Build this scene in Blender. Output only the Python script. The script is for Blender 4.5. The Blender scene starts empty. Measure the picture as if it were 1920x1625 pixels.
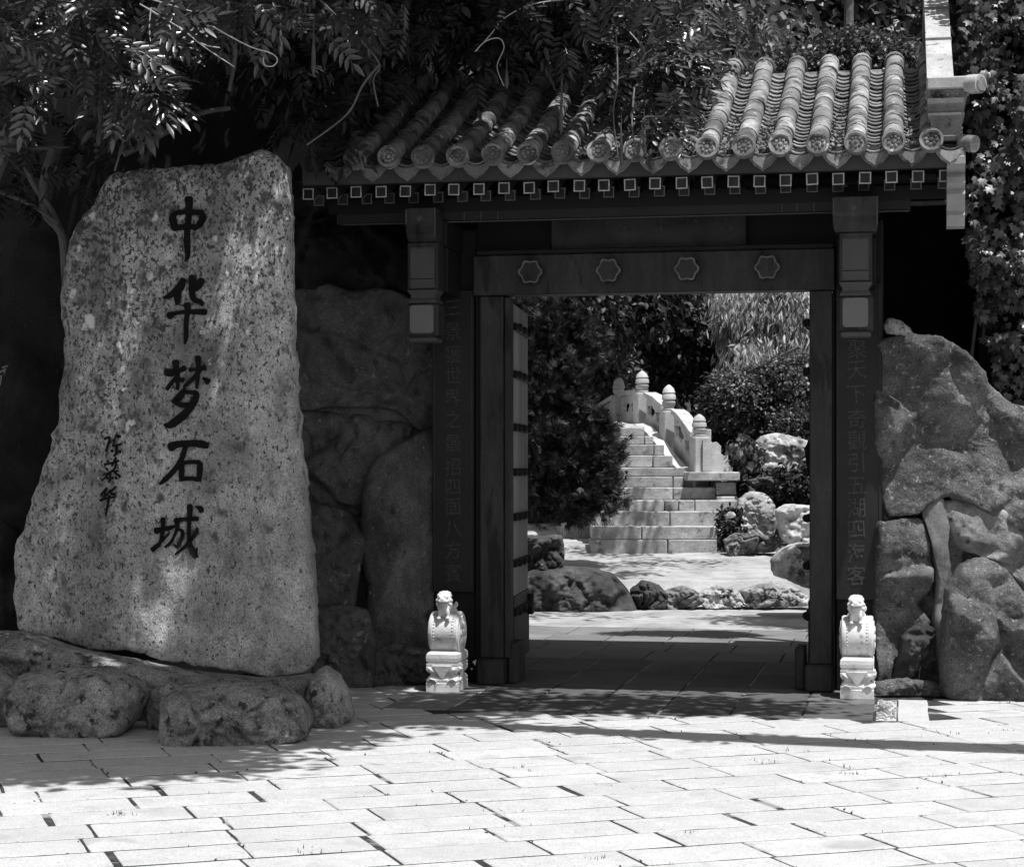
import bpy, bmesh, math, random
import numpy as np
from mathutils import Vector, Matrix, noise
from mathutils.bvhtree import BVHTree

rnd = random.Random(7)
rng = np.random.default_rng(11)
sc = bpy.context.scene

# ------------------------------------------------------------------ camera, sky, sun, exposure
F, CX, HY, EYE = 3700.0, 960.0, 880.0, 1.55
YAW = math.radians(11.16)
CA, SA = math.cos(YAW), math.sin(YAW)
cam_data = bpy.data.cameras.new('camera')
cam = bpy.data.objects.new('camera', cam_data)
sc.collection.objects.link(cam)
cam.location = (0, 0, EYE)
cam.rotation_euler = (math.radians(90), 0, YAW)
cam_data.sensor_width = 36.0
cam_data.lens = 36.0 * F / 1920.0
cam_data.shift_y = 67.5 / 1920.0
cam_data.clip_start = 0.1
cam_data.clip_end = 500
sc.camera = cam

SUN_DIR = Vector((0.26, -0.21, 0.945)).normalized()      # towards the sun
w = bpy.data.worlds.new('World'); sc.world = w; w.use_nodes = True
nt = w.node_tree; nt.nodes.clear()
sky = nt.nodes.new('ShaderNodeTexSky'); sky.sky_type = 'NISHITA'; sky.sun_disc = False
sky.sun_elevation = math.asin(SUN_DIR.z)
sky.sun_rotation = math.atan2(SUN_DIR.x, SUN_DIR.y)
bw = nt.nodes.new('ShaderNodeRGBToBW')                   # the photograph is black and white
bg = nt.nodes.new('ShaderNodeBackground'); bg.inputs['Strength'].default_value = 0.13
wo = nt.nodes.new('ShaderNodeOutputWorld')
nt.links.new(sky.outputs[0], bw.inputs[0]); nt.links.new(bw.outputs[0], bg.inputs[0]); nt.links.new(bg.outputs[0], wo.inputs[0])
sd = bpy.data.lights.new('sun', 'SUN'); sd.energy = 4.8; sd.angle = math.radians(0.5); sd.color = (1, 1, 1)
sun = bpy.data.objects.new('sun', sd); sc.collection.objects.link(sun)
sun.rotation_euler = SUN_DIR.to_track_quat('Z', 'Y').to_euler(); sun.location = (0, 0, 30)
sc.view_settings.view_transform = 'Standard'; sc.view_settings.look = 'None'
sc.view_settings.exposure = 0.33; sc.view_settings.gamma = 1.0; sc.view_settings.use_curve_mapping = False
sc.cycles.use_denoising = True
sc.cycles.max_bounces = 5; sc.cycles.diffuse_bounces = 3; sc.cycles.glossy_bounces = 2

# ------------------------------------------------------------------ survey helpers: where a sight line meets a plane of the place
def ray(px, py):
    u = (px - CX) / F; v = (HY - py) / F
    return Vector((-SA + u * CA, CA + u * SA, v))
CAM = Vector((0, 0, EYE))
def atY(px, py, Y):
    d = ray(px, py); return CAM + d * (Y / d.y)
def atZ(px, py, z=0.0):
    d = ray(px, py); return CAM + d * ((z - EYE) / d.z)
def atD(px, py, d):
    return CAM + ray(px, py) * d
FWD = Vector((-SA, CA, 0)); RIGHT = Vector((CA, SA, 0)); UP = Vector((0, 0, 1))

# ------------------------------------------------------------------ object helpers
C = sc.collection
def thing(name, label, cat, loc=(0, 0, 0), group=None, kind=None):
    o = bpy.data.objects.new(name, None); C.objects.link(o); o.location = loc
    o.empty_display_size = 0.2
    o['label'] = label; o['category'] = cat
    if group: o['group'] = group
    if kind: o['kind'] = kind
    return o
def attach(o, parent):
    if parent is not None:
        root = parent; off = Vector(parent.location)
        p = parent.parent
        o.parent = parent
        o.matrix_parent_inverse = WM[parent].inverted() if parent in WM else Matrix.Translation(-off)
WM = {}
def link_mesh(name, me, parent=None, mtx=None, mat=None):
    o = bpy.data.objects.new(name, me); C.objects.link(o)
    if mat is not None and not me.materials: me.materials.append(mat)
    m = mtx if mtx is not None else Matrix.Identity(4)
    if parent is not None:
        o.parent = parent
        pm = WM.get(parent.name, Matrix.Translation(parent.location))
        o.matrix_parent_inverse = pm.inverted()
    o.matrix_basis = m
    WM[o.name] = m
    return o
def tag(o, label, cat, group=None, kind=None):
    o['label'] = label; o['category'] = cat
    if group: o['group'] = group
    if kind: o['kind'] = kind
    return o
def mesh_py(name, verts, faces, smooth=False):
    me = bpy.data.meshes.new(name); me.from_pydata([tuple(v) for v in verts], [], faces); me.update()
    if smooth: me.polygons.foreach_set('use_smooth', [True] * len(me.polygons))
    return me
def mesh_np(name, V, Fc, smooth=False):
    """V (n,3), Fc (m,k) all faces of the same size"""
    me = bpy.data.meshes.new(name); m, k = Fc.shape
    me.vertices.add(len(V)); me.vertices.foreach_set('co', V.astype(np.float32).ravel())
    me.loops.add(m * k); me.loops.foreach_set('vertex_index', Fc.astype(np.int32).ravel())
    me.polygons.add(m)
    me.polygons.foreach_set('loop_start', (np.arange(m) * k).astype(np.int32))
    me.polygons.foreach_set('loop_total', np.full(m, k, np.int32))
    if smooth: me.polygons.foreach_set('use_smooth', np.ones(m, bool))
    me.update(calc_edges=True); return me
class MB:
    def __init__(s): s.v = []; s.f = []
    def add(s, vs, fs):
        b = len(s.v); s.v += [Vector(v) for v in vs]; s.f += [tuple(i + b for i in f) for f in fs]; return s
    def box(s, a, b):
        x0, y0, z0 = a; x1, y1, z1 = b
        return s.add([(x0,y0,z0),(x1,y0,z0),(x1,y1,z0),(x0,y1,z0),(x0,y0,z1),(x1,y0,z1),(x1,y1,z1),(x0,y1,z1)],
                     [(0,3,2,1),(4,5,6,7),(0,1,5,4),(1,2,6,5),(2,3,7,6),(3,0,4,7)])
    def bevbox(s, a, b, r=0.01):
        """box with chamfered edges"""
        bm = bmesh.new(); mb = MB().box(a, b)
        vs = [bm.verts.new(v) for v in mb.v]
        for f in mb.f: bm.faces.new([vs[i] for i in f])
        bmesh.ops.bevel(bm, geom=bm.edges[:], offset=r, segments=1, affect='EDGES')
        bm.verts.index_update()
        s.add([v.co.copy() for v in bm.verts], [tuple(v.index for v in f.verts) for f in bm.faces]); bm.free(); return s
    def prism(s, pts, d):
        """closed polygon pts (3d, planar) extruded by vector d"""
        n = len(pts); pts = [Vector(p) for p in pts]; d = Vector(d)
        return s.add(pts + [p + d for p in pts], [tuple(range(n))[::-1], tuple(range(n, 2*n))] + [(i, (i+1) % n, n + (i+1) % n, n + i) for i in range(n)])
    def tube(s, pts, radii, n=8, cap=True):
        pts = [Vector(p) for p in pts]; b = len(s.v)
        up = Vector((0.13, 0.21, 0.97))
        for i, p in enumerate(pts):
            t = (pts[min(i+1, len(pts)-1)] - pts[max(i-1, 0)]).normalized()
            a = t.cross(up)
            if a.length < 0.05: a = t.cross(Vector((1, 0, 0)))
            a.normalize(); c = t.cross(a)
            r = radii[i] if hasattr(radii, '__len__') else radii
            for k in range(n):
                an = 2 * math.pi * k / n
                s.v.append(p + a * (r * math.cos(an)) + c * (r * math.sin(an)))
        for i in range(len(pts) - 1):
            for k in range(n):
                s.f.append((b + i*n + k, b + i*n + (k+1) % n, b + (i+1)*n + (k+1) % n, b + (i+1)*n + k))
        if cap:
            s.f.append(tuple(b + k for k in range(n))[::-1]); s.f.append(tuple(b + (len(pts)-1)*n + k for k in range(n)))
        return s
    def lathe(s, prof, c, n=16, axis='Z'):
        """prof [(r, h)] round axis through c"""
        b = len(s.v); c = Vector(c)
        for r, h in prof:
            for k in range(n):
                an = 2 * math.pi * k / n; x, y = r * math.cos(an), r * math.sin(an)
                s.v.append(c + (Vector((x, y, h)) if axis == 'Z' else Vector((h, x, y)) if axis == 'X' else Vector((x, h, y))))
        for i in range(len(prof) - 1):
            for k in range(n):
                s.f.append((b + i*n + k, b + i*n + (k+1) % n, b + (i+1)*n + (k+1) % n, b + (i+1)*n + k))
        s.f.append(tuple(b + k for k in range(n))[::-1]); s.f.append(tuple(b + (len(prof)-1)*n + k for k in range(n)))
        return s
    def mesh(s, name, smooth=False):
        me = mesh_py(name, s.v, s.f, False)
        bm = bmesh.new(); bm.from_mesh(me); bmesh.ops.recalc_face_normals(bm, faces=bm.faces[:]); bm.to_mesh(me); bm.free()
        if smooth:
            me.polygons.foreach_set('use_smooth', [True] * len(me.polygons))
            try: me.set_sharp_from_angle(angle=math.radians(38))
            except Exception: pass
        return me
    def obj(s, name, mat, parent=None, smooth=False, mtx=None):
        return link_mesh(name, s.mesh(name, smooth), parent, mtx, mat)

# ------------------------------------------------------------------ materials (all neutral grey)
MATS = {}
def mat(name, lo, hi, scale=4.0, rough=0.85, spec=0.3, bump=0.3, bscale=30.0, big=0.0, bigscale=0.6, spots=None, rand=0.0, stretch=(1,1,1), dist=0.01, trans=0.0, grain=0.0, grad=None, bump2=0.0):
    """lo..hi albedo from fractal noise; big: slow stains; spots=(albedo, scale, threshold[, more...]) lichen or dirt patches; rand: per-object change"""
    m = bpy.data.materials.new(name); m.use_nodes = True; t = m.node_tree; N = t.nodes; L = t.links
    p = N['Principled BSDF']; p.inputs['Roughness'].default_value = rough; p.inputs['Specular IOR Level'].default_value = spec
    tc = N.new('ShaderNodeTexCoord'); mp = N.new('ShaderNodeMapping'); mp.inputs['Scale'].default_value = stretch
    L.new(tc.outputs['Object'], mp.inputs[0]); vec = mp.outputs[0]
    if rand:
        oi = N.new('ShaderNodeObjectInfo'); ad = N.new('ShaderNodeVectorMath'); ad.operation = 'MULTIPLY_ADD'
        L.new(oi.outputs['Random'], ad.inputs[0]); ad.inputs[1].default_value = (37, 53, 71); L.new(vec, ad.inputs[2]); vec = ad.outputs[0]
    def noise_(sc_, det=8, ro=0.6):
        n = N.new('ShaderNodeTexNoise'); n.inputs['Scale'].default_value = sc_; n.inputs['Detail'].default_value = det; n.inputs['Roughness'].default_value = ro
        L.new(vec, n.inputs['Vector']); return n.outputs['Fac']
    def rampv(fac, a, b, va, vb):
        r = N.new('ShaderNodeMapRange'); r.inputs['From Min'].default_value = a; r.inputs['From Max'].default_value = b
        r.inputs['To Min'].default_value = va; r.inputs['To Max'].default_value = vb; L.new(fac, r.inputs['Value']); return r.outputs[0]
    val = rampv(noise_(scale, 10, 0.65), 0.32, 0.68, lo, hi)
    if big:
        mu = N.new('ShaderNodeMath'); mu.operation = 'MULTIPLY'; L.new(val, mu.inputs[0]); L.new(rampv(noise_(bigscale, 4), 0.35, 0.65, 1 - big, 1 + big * 0.6), mu.inputs[1]); val = mu.outputs[0]
    if rand:
        mu = N.new('ShaderNodeMath'); mu.operation = 'MULTIPLY'; L.new(val, mu.inputs[0]); L.new(rampv(oi.outputs['Random'], 0, 1, 1 - rand, 1 + rand), mu.inputs[1]); val = mu.outputs[0]
    if grain:
        mu = N.new('ShaderNodeMath'); mu.operation = 'MULTIPLY'; L.new(val, mu.inputs[0]); L.new(rampv(noise_(110, 3, .7), .35, .65, 1 - grain, 1 + grain), mu.inputs[1]); val = mu.outputs[0]
    gv = None
    if grad:
        sx = N.new('ShaderNodeSeparateXYZ'); L.new(tc.outputs['Object'], sx.inputs[0])
        gz = rampv(sx.outputs['Z'], grad[0], grad[1], 0, grad[2]); gv = gz
        if len(grad) > 3:
            gx_ = rampv(sx.outputs['X'], grad[3], grad[4], grad[5], 0); a3 = N.new('ShaderNodeMath'); a3.operation = 'ADD'; L.new(gz, a3.inputs[0]); L.new(gx_, a3.inputs[1]); gv = a3.outputs[0]
    for sp in (spots or []):
        al, ss, th, sharp = sp
        fac = noise_(ss, 6, 0.6)
        if gv is not None:
            ad2 = N.new('ShaderNodeMath'); ad2.operation = 'ADD'; L.new(fac, ad2.inputs[0]); L.new(gv, ad2.inputs[1]); fac = ad2.outputs[0]
        f = rampv(fac, th, th + sharp, 0, 1)
        mx = N.new('ShaderNodeMix'); mx.data_type = 'FLOAT'; L.new(f, mx.inputs['Factor']); L.new(val, mx.inputs['A']); mx.inputs['B'].default_value = al; val = mx.outputs['Result']
    cl = N.new('ShaderNodeClamp'); cl.inputs['Min'].default_value = 0.004; cl.inputs['Max'].default_value = 0.9; L.new(val, cl.inputs[0])
    cc = N.new('ShaderNodeCombineColor')
    for i in range(3): L.new(cl.outputs[0], cc.inputs[i])
    L.new(cc.outputs[0], p.inputs['Base Color'])
    if bump:
        b = N.new('ShaderNodeBump'); b.inputs['Strength'].default_value = bump; b.inputs['Distance'].default_value = dist
        L.new(noise_(bscale, 10, 0.7), b.inputs['Height']); last = b
        if bump2:
            b2 = N.new('ShaderNodeBump'); b2.inputs['Strength'].default_value = 1.0; b2.inputs['Distance'].default_value = bump2
            L.new(noise_(4.5, 12, 0.75), b2.inputs['Height']); L.new(b2.outputs[0], b.inputs['Normal'])
        L.new(b.outputs[0], p.inputs['Normal'])
    if trans:
        tr = N.new('ShaderNodeBsdfTranslucent'); L.new(cc.outputs[0], tr.inputs[0]); ms = N.new('ShaderNodeMixShader'); ms.inputs[0].default_value = trans
        L.new(p.outputs[0], ms.inputs[1]); L.new(tr.outputs[0], ms.inputs[2]); L.new(ms.outputs[0], N['Material Output'].inputs[0])
    MATS[name] = m; return m

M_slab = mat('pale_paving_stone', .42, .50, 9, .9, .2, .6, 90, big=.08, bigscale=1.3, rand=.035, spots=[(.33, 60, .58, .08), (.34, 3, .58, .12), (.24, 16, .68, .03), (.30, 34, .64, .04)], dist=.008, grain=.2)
M_soil = mat('joint_dirt', .02, .07, 14, .95, .1, .8, 60, spots=[(.26, 2.2, .53, .06), (.02, 9, .60, .05)])
M_earth = mat('earth', .10, .16, 3, .95, .1, .8, 25, big=.3)
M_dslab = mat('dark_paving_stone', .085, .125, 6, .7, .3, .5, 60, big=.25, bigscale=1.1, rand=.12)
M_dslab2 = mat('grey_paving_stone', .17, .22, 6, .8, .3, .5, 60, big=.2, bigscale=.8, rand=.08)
M_mortar = mat('pale_mortar', .3, .42, 12, .9, .2, .5, 60)
M_path = mat('rough_garden_paving', .30, .44, 4, .9, .2, 1.0, 14, big=.25, bigscale=1.5, spots=[(.16, 5, .60, .1)], dist=.02)
M_tile = mat('weathered_roof_tile', .12, .30, 6, .8, .3, .7, 40, big=.4, bigscale=3, rand=.3, spots=[(.06, 7, .55, .06), (.50, 8, .62, .05)], grain=.2)
M_pan = mat('weathered_pan_tile', .13, .26, 9, .85, .3, .6, 50, rand=.3, spots=[(.05, 10, .55, .1)], grain=.2)
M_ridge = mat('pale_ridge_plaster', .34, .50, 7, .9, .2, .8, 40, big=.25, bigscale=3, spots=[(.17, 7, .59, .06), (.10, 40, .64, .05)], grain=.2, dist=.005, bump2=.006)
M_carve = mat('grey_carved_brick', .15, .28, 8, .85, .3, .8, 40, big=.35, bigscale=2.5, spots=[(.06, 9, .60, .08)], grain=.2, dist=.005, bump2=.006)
M_paint = mat('dark_painted_wood', .020, .040, 9, .6, .3, .5, 40, big=.3, bigscale=1.8, spots=[(.009, 5, .58, .06), (.09, 34, .70, .04)], stretch=(1.6, 1.6, .35), grain=.2, dist=.004)
M_paint2 = mat('darker_painted_wood', .009, .013, 3, .6, .2, .12, 60)
M_panel = mat('mid_grey_painted_wood', .06, .08, 3, .65, .25, .15, 60, big=.1)
M_pale_panel = mat('light_painted_panel', .13, .16, 3, .65, .25, .15, 60)
M_fascia = mat('painted_fascia_board', .06, .085, 2, .75, .2, .2, 50, big=.2)
M_line = mat('pale_paint_line', .34, .55, 30, .7, .2, .0)
M_dimline = mat('dull_paint_line', .06, .10, 30, .7, .2, .0)
M_letter = mat('worn_gilt_lettering', .022, .072, 26, .55, .2, .1, 80)
M_marble = mat('white_marble', .58, .72, 12, .75, .3, .5, 60, big=.12, bigscale=4, spots=[(.36, 9, .62, .06), (.45, 45, .64, .05)], grain=.08)
M_stepstone = mat('pale_step_stone', .32, .50, 9, .9, .2, .9, 28, big=.35, bigscale=2.2, spots=[(.17, 6, .59, .08), (.14, 30, .64, .05)], rand=.16, dist=.008, grain=.2, bump2=.02)
M_bridge = mat('bridge_marble', .40, .56, 6, .85, .2, .6, 30, big=.25, bigscale=2, spots=[(.22, 5, .60, .1)], grain=.12)
M_mono = mat('speckled_monolith_stone', .24, .50, 9, .85, .25, .9, 40, big=.34, bigscale=1.9, stretch=(1, 1, .7), spots=[(.13, 4.5, .57, .16), (.10, 13, .60, .12), (.06, 48, .61, .05), (.60, 9, .70, .06)], dist=.007, grain=.45, grad=(.7, 3.4, .085, -4.9, -3.9, .035), bump2=.025)
M_baserock = mat('lichened_base_rock', .16, .38, 10, .85, .25, 1.0, 44, big=.4, bigscale=2.4, spots=[(.045, 12, .55, .08), (.42, 40, .61, .05)], dist=.008, grain=.6, bump2=.03)
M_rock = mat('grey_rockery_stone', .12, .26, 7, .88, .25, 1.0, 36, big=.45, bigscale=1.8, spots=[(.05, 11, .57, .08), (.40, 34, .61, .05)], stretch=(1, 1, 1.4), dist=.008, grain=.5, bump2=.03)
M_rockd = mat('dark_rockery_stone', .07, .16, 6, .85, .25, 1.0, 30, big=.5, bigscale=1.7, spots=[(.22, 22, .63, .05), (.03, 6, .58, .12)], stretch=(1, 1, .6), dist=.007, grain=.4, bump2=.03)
M_rockk = mat('shade_black_stone', .016, .034, 5, .85, .2, 1.0, 26, big=.35, bigscale=1.5, spots=[(.07, 26, .66, .06)], dist=.02, grain=.3)  # near-black colour puts shade into the left roof end and left boulders
M_rockw = mat('pale_garden_rock', .28, .55, 6, .9, .2, 1.0, 20, big=.4, bigscale=3, spots=[(.10, 5, .57, .05)], dist=.012, grain=.2, bump2=.04)
M_rockb = mat('dark_mossy_rock', .04, .11, 6, .9, .2, 1.0, 24, big=.4, bigscale=2, spots=[(.3, 9, .64, .06)], dist=.01, grain=.3, bump2=.04)
M_seam = mat('cement_seam', .12, .19, 8, .9, .2, .8, 30, grain=.2, dist=.006, bump2=.015)
M_ink = mat('black_inscription_paint', .006, .012, 20, .85, .08, .2, 80, dist=.003)
M_bark = mat('vine_bark', .08, .16, 10, .9, .2, .8, 40)
M_barkp = mat('pale_dry_stem', .40, .55, 20, .8, .3, .3, 60)
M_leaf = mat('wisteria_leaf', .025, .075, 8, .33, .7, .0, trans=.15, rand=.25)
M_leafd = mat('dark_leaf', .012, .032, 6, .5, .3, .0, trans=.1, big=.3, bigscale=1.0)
M_leafm = mat('mid_leaf', .06, .12, 6, .45, .5, .0, trans=.2, big=.35, bigscale=.8)
M_leafl = mat('light_willow_leaf', .22, .62, 9, .5, .5, .0, trans=.3, big=.4, bigscale=.9)
M_ivy = mat('ivy_leaf', .035, .085, 6, .40, .5, .0, trans=.10, rand=.35)
M_needle = mat('juniper_needle', .012, .045, 7, .6, .3, .0)
M_shade = mat('deep_shade_black', .007, .014, 4, .95, .05, .8, 15)  # near-black colour standing in for deep shade on banks and foliage cores
M_pod = mat('velvet_pod', .06, .11, 10, .7, .3, .2, 60)
M_dry = mat('dead_leaf_litter', .10, .30, 20, .9, .2, .3, 50)
M_grass = mat('small_weed', .03, .07, 20, .8, .2, .0)
M_doorplank = mat('pale_door_plank', .30, .40, 6, .75, .3, .3, 30, stretch=(1, 8, .5), big=.2)

# ------------------------------------------------------------------ generic rock: outline at its own distance, real thickness, irregular surface
def smooth_closed(pts, n):
    pts = [Vector((p[0], p[1], 0)) for p in pts]; m = len(pts)
    out = []
    for i in range(m):
        p0, p1, p2, p3 = pts[i-1], pts[i], pts[(i+1) % m], pts[(i+2) % m]
        for k in range(10):
            t = k / 10
            c = 0.5 * ((2*p1) + (p2-p0)*t + (2*p0-5*p1+4*p2-p3)*t*t + (3*p1-p0-3*p2+p3)*t**3)
            out.append(p1.lerp(p2, t) * 0.65 + c * 0.35)
    L = [0]
    for i in range(len(out)): L.append(L[-1] + (out[(i+1) % len(out)] - out[i]).length)
    res = []; j = 0
    for k in range(n):
        s = L[-1] * k / n
        while L[j+1] < s: j += 1
        t = (s - L[j]) / max(L[j+1]-L[j], 1e-6)
        res.append(out[j].lerp(out[(j+1) % len(out)], t))
    return res
def rock(name, outline, d, thick, matl, parent=None, flat=2.5, amp=.06, fs=None, seed=0, n=96, K=22, facets=.8, center=None, back=.6, edge=.012, slope=0.0):
    ring = smooth_closed(outline, n)
    cx = sum(p.x for p in ring) / n; cy = sum(p.y for p in ring) / n
    if center: cx, cy = center
    so = Vector((seed * 3.7, seed * 1.9, seed * 5.3)); V = []; Fs = []
    ppm = F / d; ymin = min(p.y for p in ring); ymax = max(p.y for p in ring)
    size = max(.12, (ymax - ymin) / ppm)
    if fs is None: fs = min(6.0, 2.3 / size); amp = amp * 1.25
    def disp(P):
        q = P * fs + so
        a = noise.fractal(q, 1.0, 2.1, 5)
        f1 = noise.noise(q * .6 + Vector((9, 4, 2)))
        r = 1 - abs(noise.noise(q * 1.3)) * 2
        q2 = q * .95 + noise.noise_vector(q * .8) * .35
        ds, ps = noise.voronoi(q2); tl_ = noise.noise_vector(ps[0] * 5.3); e_ = min(1, (ds[1] - ds[0]) * 5)
        fac_ = (q2 - ps[0]).dot(tl_) * 2.6 + tl_.z * .9
        fine_ = noise.fractal(q * 3.5, .75, 2.2, 5) * .30
        return amp * (a * .55 + f1 * .9 + fac_ * e_ * facets * 1.3 - (1 - e_) * .35 * facets + fine_ - facets * max(r - .6, 0) * .9)
    rings = []
    for k in range(K):                        # front from rim to centre
        r = 1 - (k / (K - 1)) ** 1.25 if k < K - 1 else 0.012
        rings.append((r, 1))
    Kb = 7
    for side, rr in ((1, rings), (-1, [(1 - (k / Kb), -1) for k in range(1, Kb)] + [(.012, -1)])):
        for r, sg in rr:
            for i, p in enumerate(ring):
                jx = (noise.noise(Vector((p.x * .03, p.y * .03, seed * 31))) + noise.noise(Vector((p.x * .12, p.y * .12, seed * 31))) * .7 + noise.noise(Vector((p.x * .3, p.y * .3, seed * 31))) * .35) * edge * ppm
                ex = p.x - cx; ey = p.y - cy; el = math.hypot(ex, ey); x = cx + ex * r * (1 + jx / el); y = cy + ey * r * (1 + jx / el)
                lowf = max(0.0, (y - cy) / max(ymax - cy, 1)); fl = flat * (1 + 2.5 * lowf * lowf)
                dep = (1 - r ** fl) ** (1 / fl) if r < 1 else 0
                P = atD(x, y, d)
                off = thick * dep if sg > 0 else -thick * back * dep
                off += slope * (y - (ymin + ymax) / 2) / ppm * (1 if sg > 0 else .6) * min(1, dep * 1.5)
                if sg > 0 and r < 1: off += disp(P) * min(1, dep * 2.2)
                V.append(P - FWD * off)
    NR = K; tot = K + Kb
    for a in range(K - 1):
        for i in range(n):
            j = (i + 1) % n; Fs.append((a*n+i, a*n+j, (a+1)*n+j, (a+1)*n+i))
    Fs.append(tuple((K-1)*n + i for i in range(n)))
    for a in range(K, tot - 1):
        for i in range(n):
            j = (i + 1) % n; Fs.append((a*n+j, a*n+i, (a+1)*n+i, (a+1)*n+j))
    for i in range(n):
        j = (i + 1) % n; Fs.append((j, i, K*n+i, K*n+j))
    Fs.append(tuple((tot-1)*n + i for i in range(n))[::-1])
    me = mesh_py(name, V, Fs, True)
    bm = bmesh.new(); bm.from_mesh(me); bmesh.ops.recalc_face_normals(bm, faces=bm.faces[:]); bm.to_mesh(me); bm.free()
    return link_mesh(name, me, parent, None, matl)

# ------------------------------------------------------------------ leaves
def tmpl_simple(wd=.35, fold=.06):
    V = np.array([(0,0,0),(-wd,.42,fold),(0,1,0),(wd,.42,fold)], float)
    return V, np.array([(0,3,2),(0,2,1)])
def tmpl_leaf6(wd=.28, fold=.07):
    V = np.array([(0,0,0),(-wd,.3,fold),(-wd*.8,.65,fold*.6),(0,1,-.05),(wd*.8,.65,fold*.6),(wd,.3,fold),(0,.5,0)], float)
    return V, np.array([(0,6,1),(1,6,2),(2,6,3),(3,6,4),(4,6,5),(5,6,0)])
def tmpl_ivy():
    V = np.array([(0,.28,.05),(0,0,0),(.22,-.16,0),(.56,.12,-.05),(.36,.28,0),(.5,.62,-.06),(.2,.55,0),(0,1.0,-.08),(-.2,.55,0),(-.5,.62,-.06),(-.36,.28,0),(-.56,.12,-.05),(-.22,-.16,0)], float)
    return V, np.array([(0,i,i+1) for i in range(1,12)] + [(0,12,1)])
def tmpl_compound(n=4, wl=.50, ww=.15, droop=.35):
    VV = []; FF = []
    ts, tf = tmpl_leaf6(.28, .07)
    def add(base, ang, ln, wdt, tip=False):
        c, s = math.cos(ang), math.sin(ang)
        X = ts * np.array([wdt / .28 * 1.0, ln, .3])
        x = X[:, 0] * c - X[:, 1] * s; y = X[:, 0] * s + X[:, 1] * c
        z = X[:, 2] - X[:, 1] * .25
        b = sum(len(v) for v in VV)
        VV.append(np.stack([x + base[0], y + base[1], z + base[2]], 1)); FF.append(tf + b)
    for i in range(n):
        t = .14 + .8 * i / n; b = (0, t, -droop * t * t)
        l = wl * (1 - .25 * abs(i / n - .4))
        add(b, math.radians(-62 + 18 * i / n), l, ww * .5); add(b, math.radians(62 - 18 * i / n), l, ww * .5)
    add((0, .96, -droop * .92), 0, wl * 1.05, ww * .55)
    b = sum(len(v) for v in VV)
    VV.append(np.array([(-.006,0,0),(.006,0,0),(-.004,.5,-droop*.25),(.004,.5,-droop*.25),(0,1,-droop)])); FF.append(np.array([(0,1,3),(0,3,2),(2,3,4)]) + b)
    return np.concatenate(VV), np.concatenate(FF)
def unit(a): return a / np.maximum(np.linalg.norm(a, axis=1, keepdims=True), 1e-9)
def scatter(P, Yd, Nd, S, tm):
    V, Fc = tm; n = len(P)
    Yd = unit(Yd); X = unit(np.cross(Yd, Nd)); Z = np.cross(X, Yd)
    S = np.asarray(S).reshape(-1, 1, 1)
    W = (V[None, :, 0:1] * X[:, None] + V[None, :, 1:2] * Yd[:, None] + V[None, :, 2:3] * Z[:, None]) * S + P[:, None]
    Fa = Fc[None] + (np.arange(n) * len(V))[:, None, None]
    return W.reshape(-1, 3), Fa.reshape(-1, 3)
def rand_dirs(n, down=0.0, out=None, outw=0.0):
    d = rng.normal(size=(n, 3)); d[:, 2] -= down
    if out is not None: d += out * outw
    return unit(d)
def leaf_mesh(name, P, tm, size, down=.4, up=.9, out=None, outw=0.0):
    n = len(P)
    Y = rand_dirs(n, down, out, outw); N = rng.normal(size=(n, 3)) * .7; N[:, 2] += up
    if out is not None: N += out * .5
    S = size * rng.uniform(.65, 1.3, n)
    V, Fc = scatter(P, Y, N, S, tm); return mesh_np(name, V, Fc)
def blob_points(blobs, clump=.18, per=9):
    """points spread in clumps over the shells of ellipsoids [(centre, radii, n)]"""
    out = []; outd = []
    for c, r, n in blobs:
        k = max(1, n // per)
        d = rand_dirs(k); rad = rng.uniform(.55, 1.02, (k, 1)) ** .6
        cen = np.array(c) + d * np.array(r) * rad * (1 + .16 * np.sin(d[:, :1] * 5 + d[:, 1:2] * 4 + r[0] * 9))
        cen = np.repeat(cen, per, 0); dd = np.repeat(d, per, 0)
        out.append(cen + rng.normal(size=cen.shape) * clump); outd.append(dd)
    return np.concatenate(out), np.concatenate(outd)

# ================================================================== GROUND
def struct(name, mb, m, parent=None):
    o = mb.obj(name, m, parent)
    if parent is None: o['kind'] = 'structure'
    return o
g = MB(); g.add([(-70,-30,-.06),(70,-30,-.06),(70,140,-.06),(-70,140,-.06)], [(0,1,2,3)])
struct('ground', g, M_earth)
fc = MB(); fc.add([(-14,-6,-.0035),(12,-6,-.0035),(12,14.2,-.0035),(-14,14.2,-.0035)], [(0,1,2,3)])
forecourt = struct('forecourt', fc, M_soil)
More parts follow.
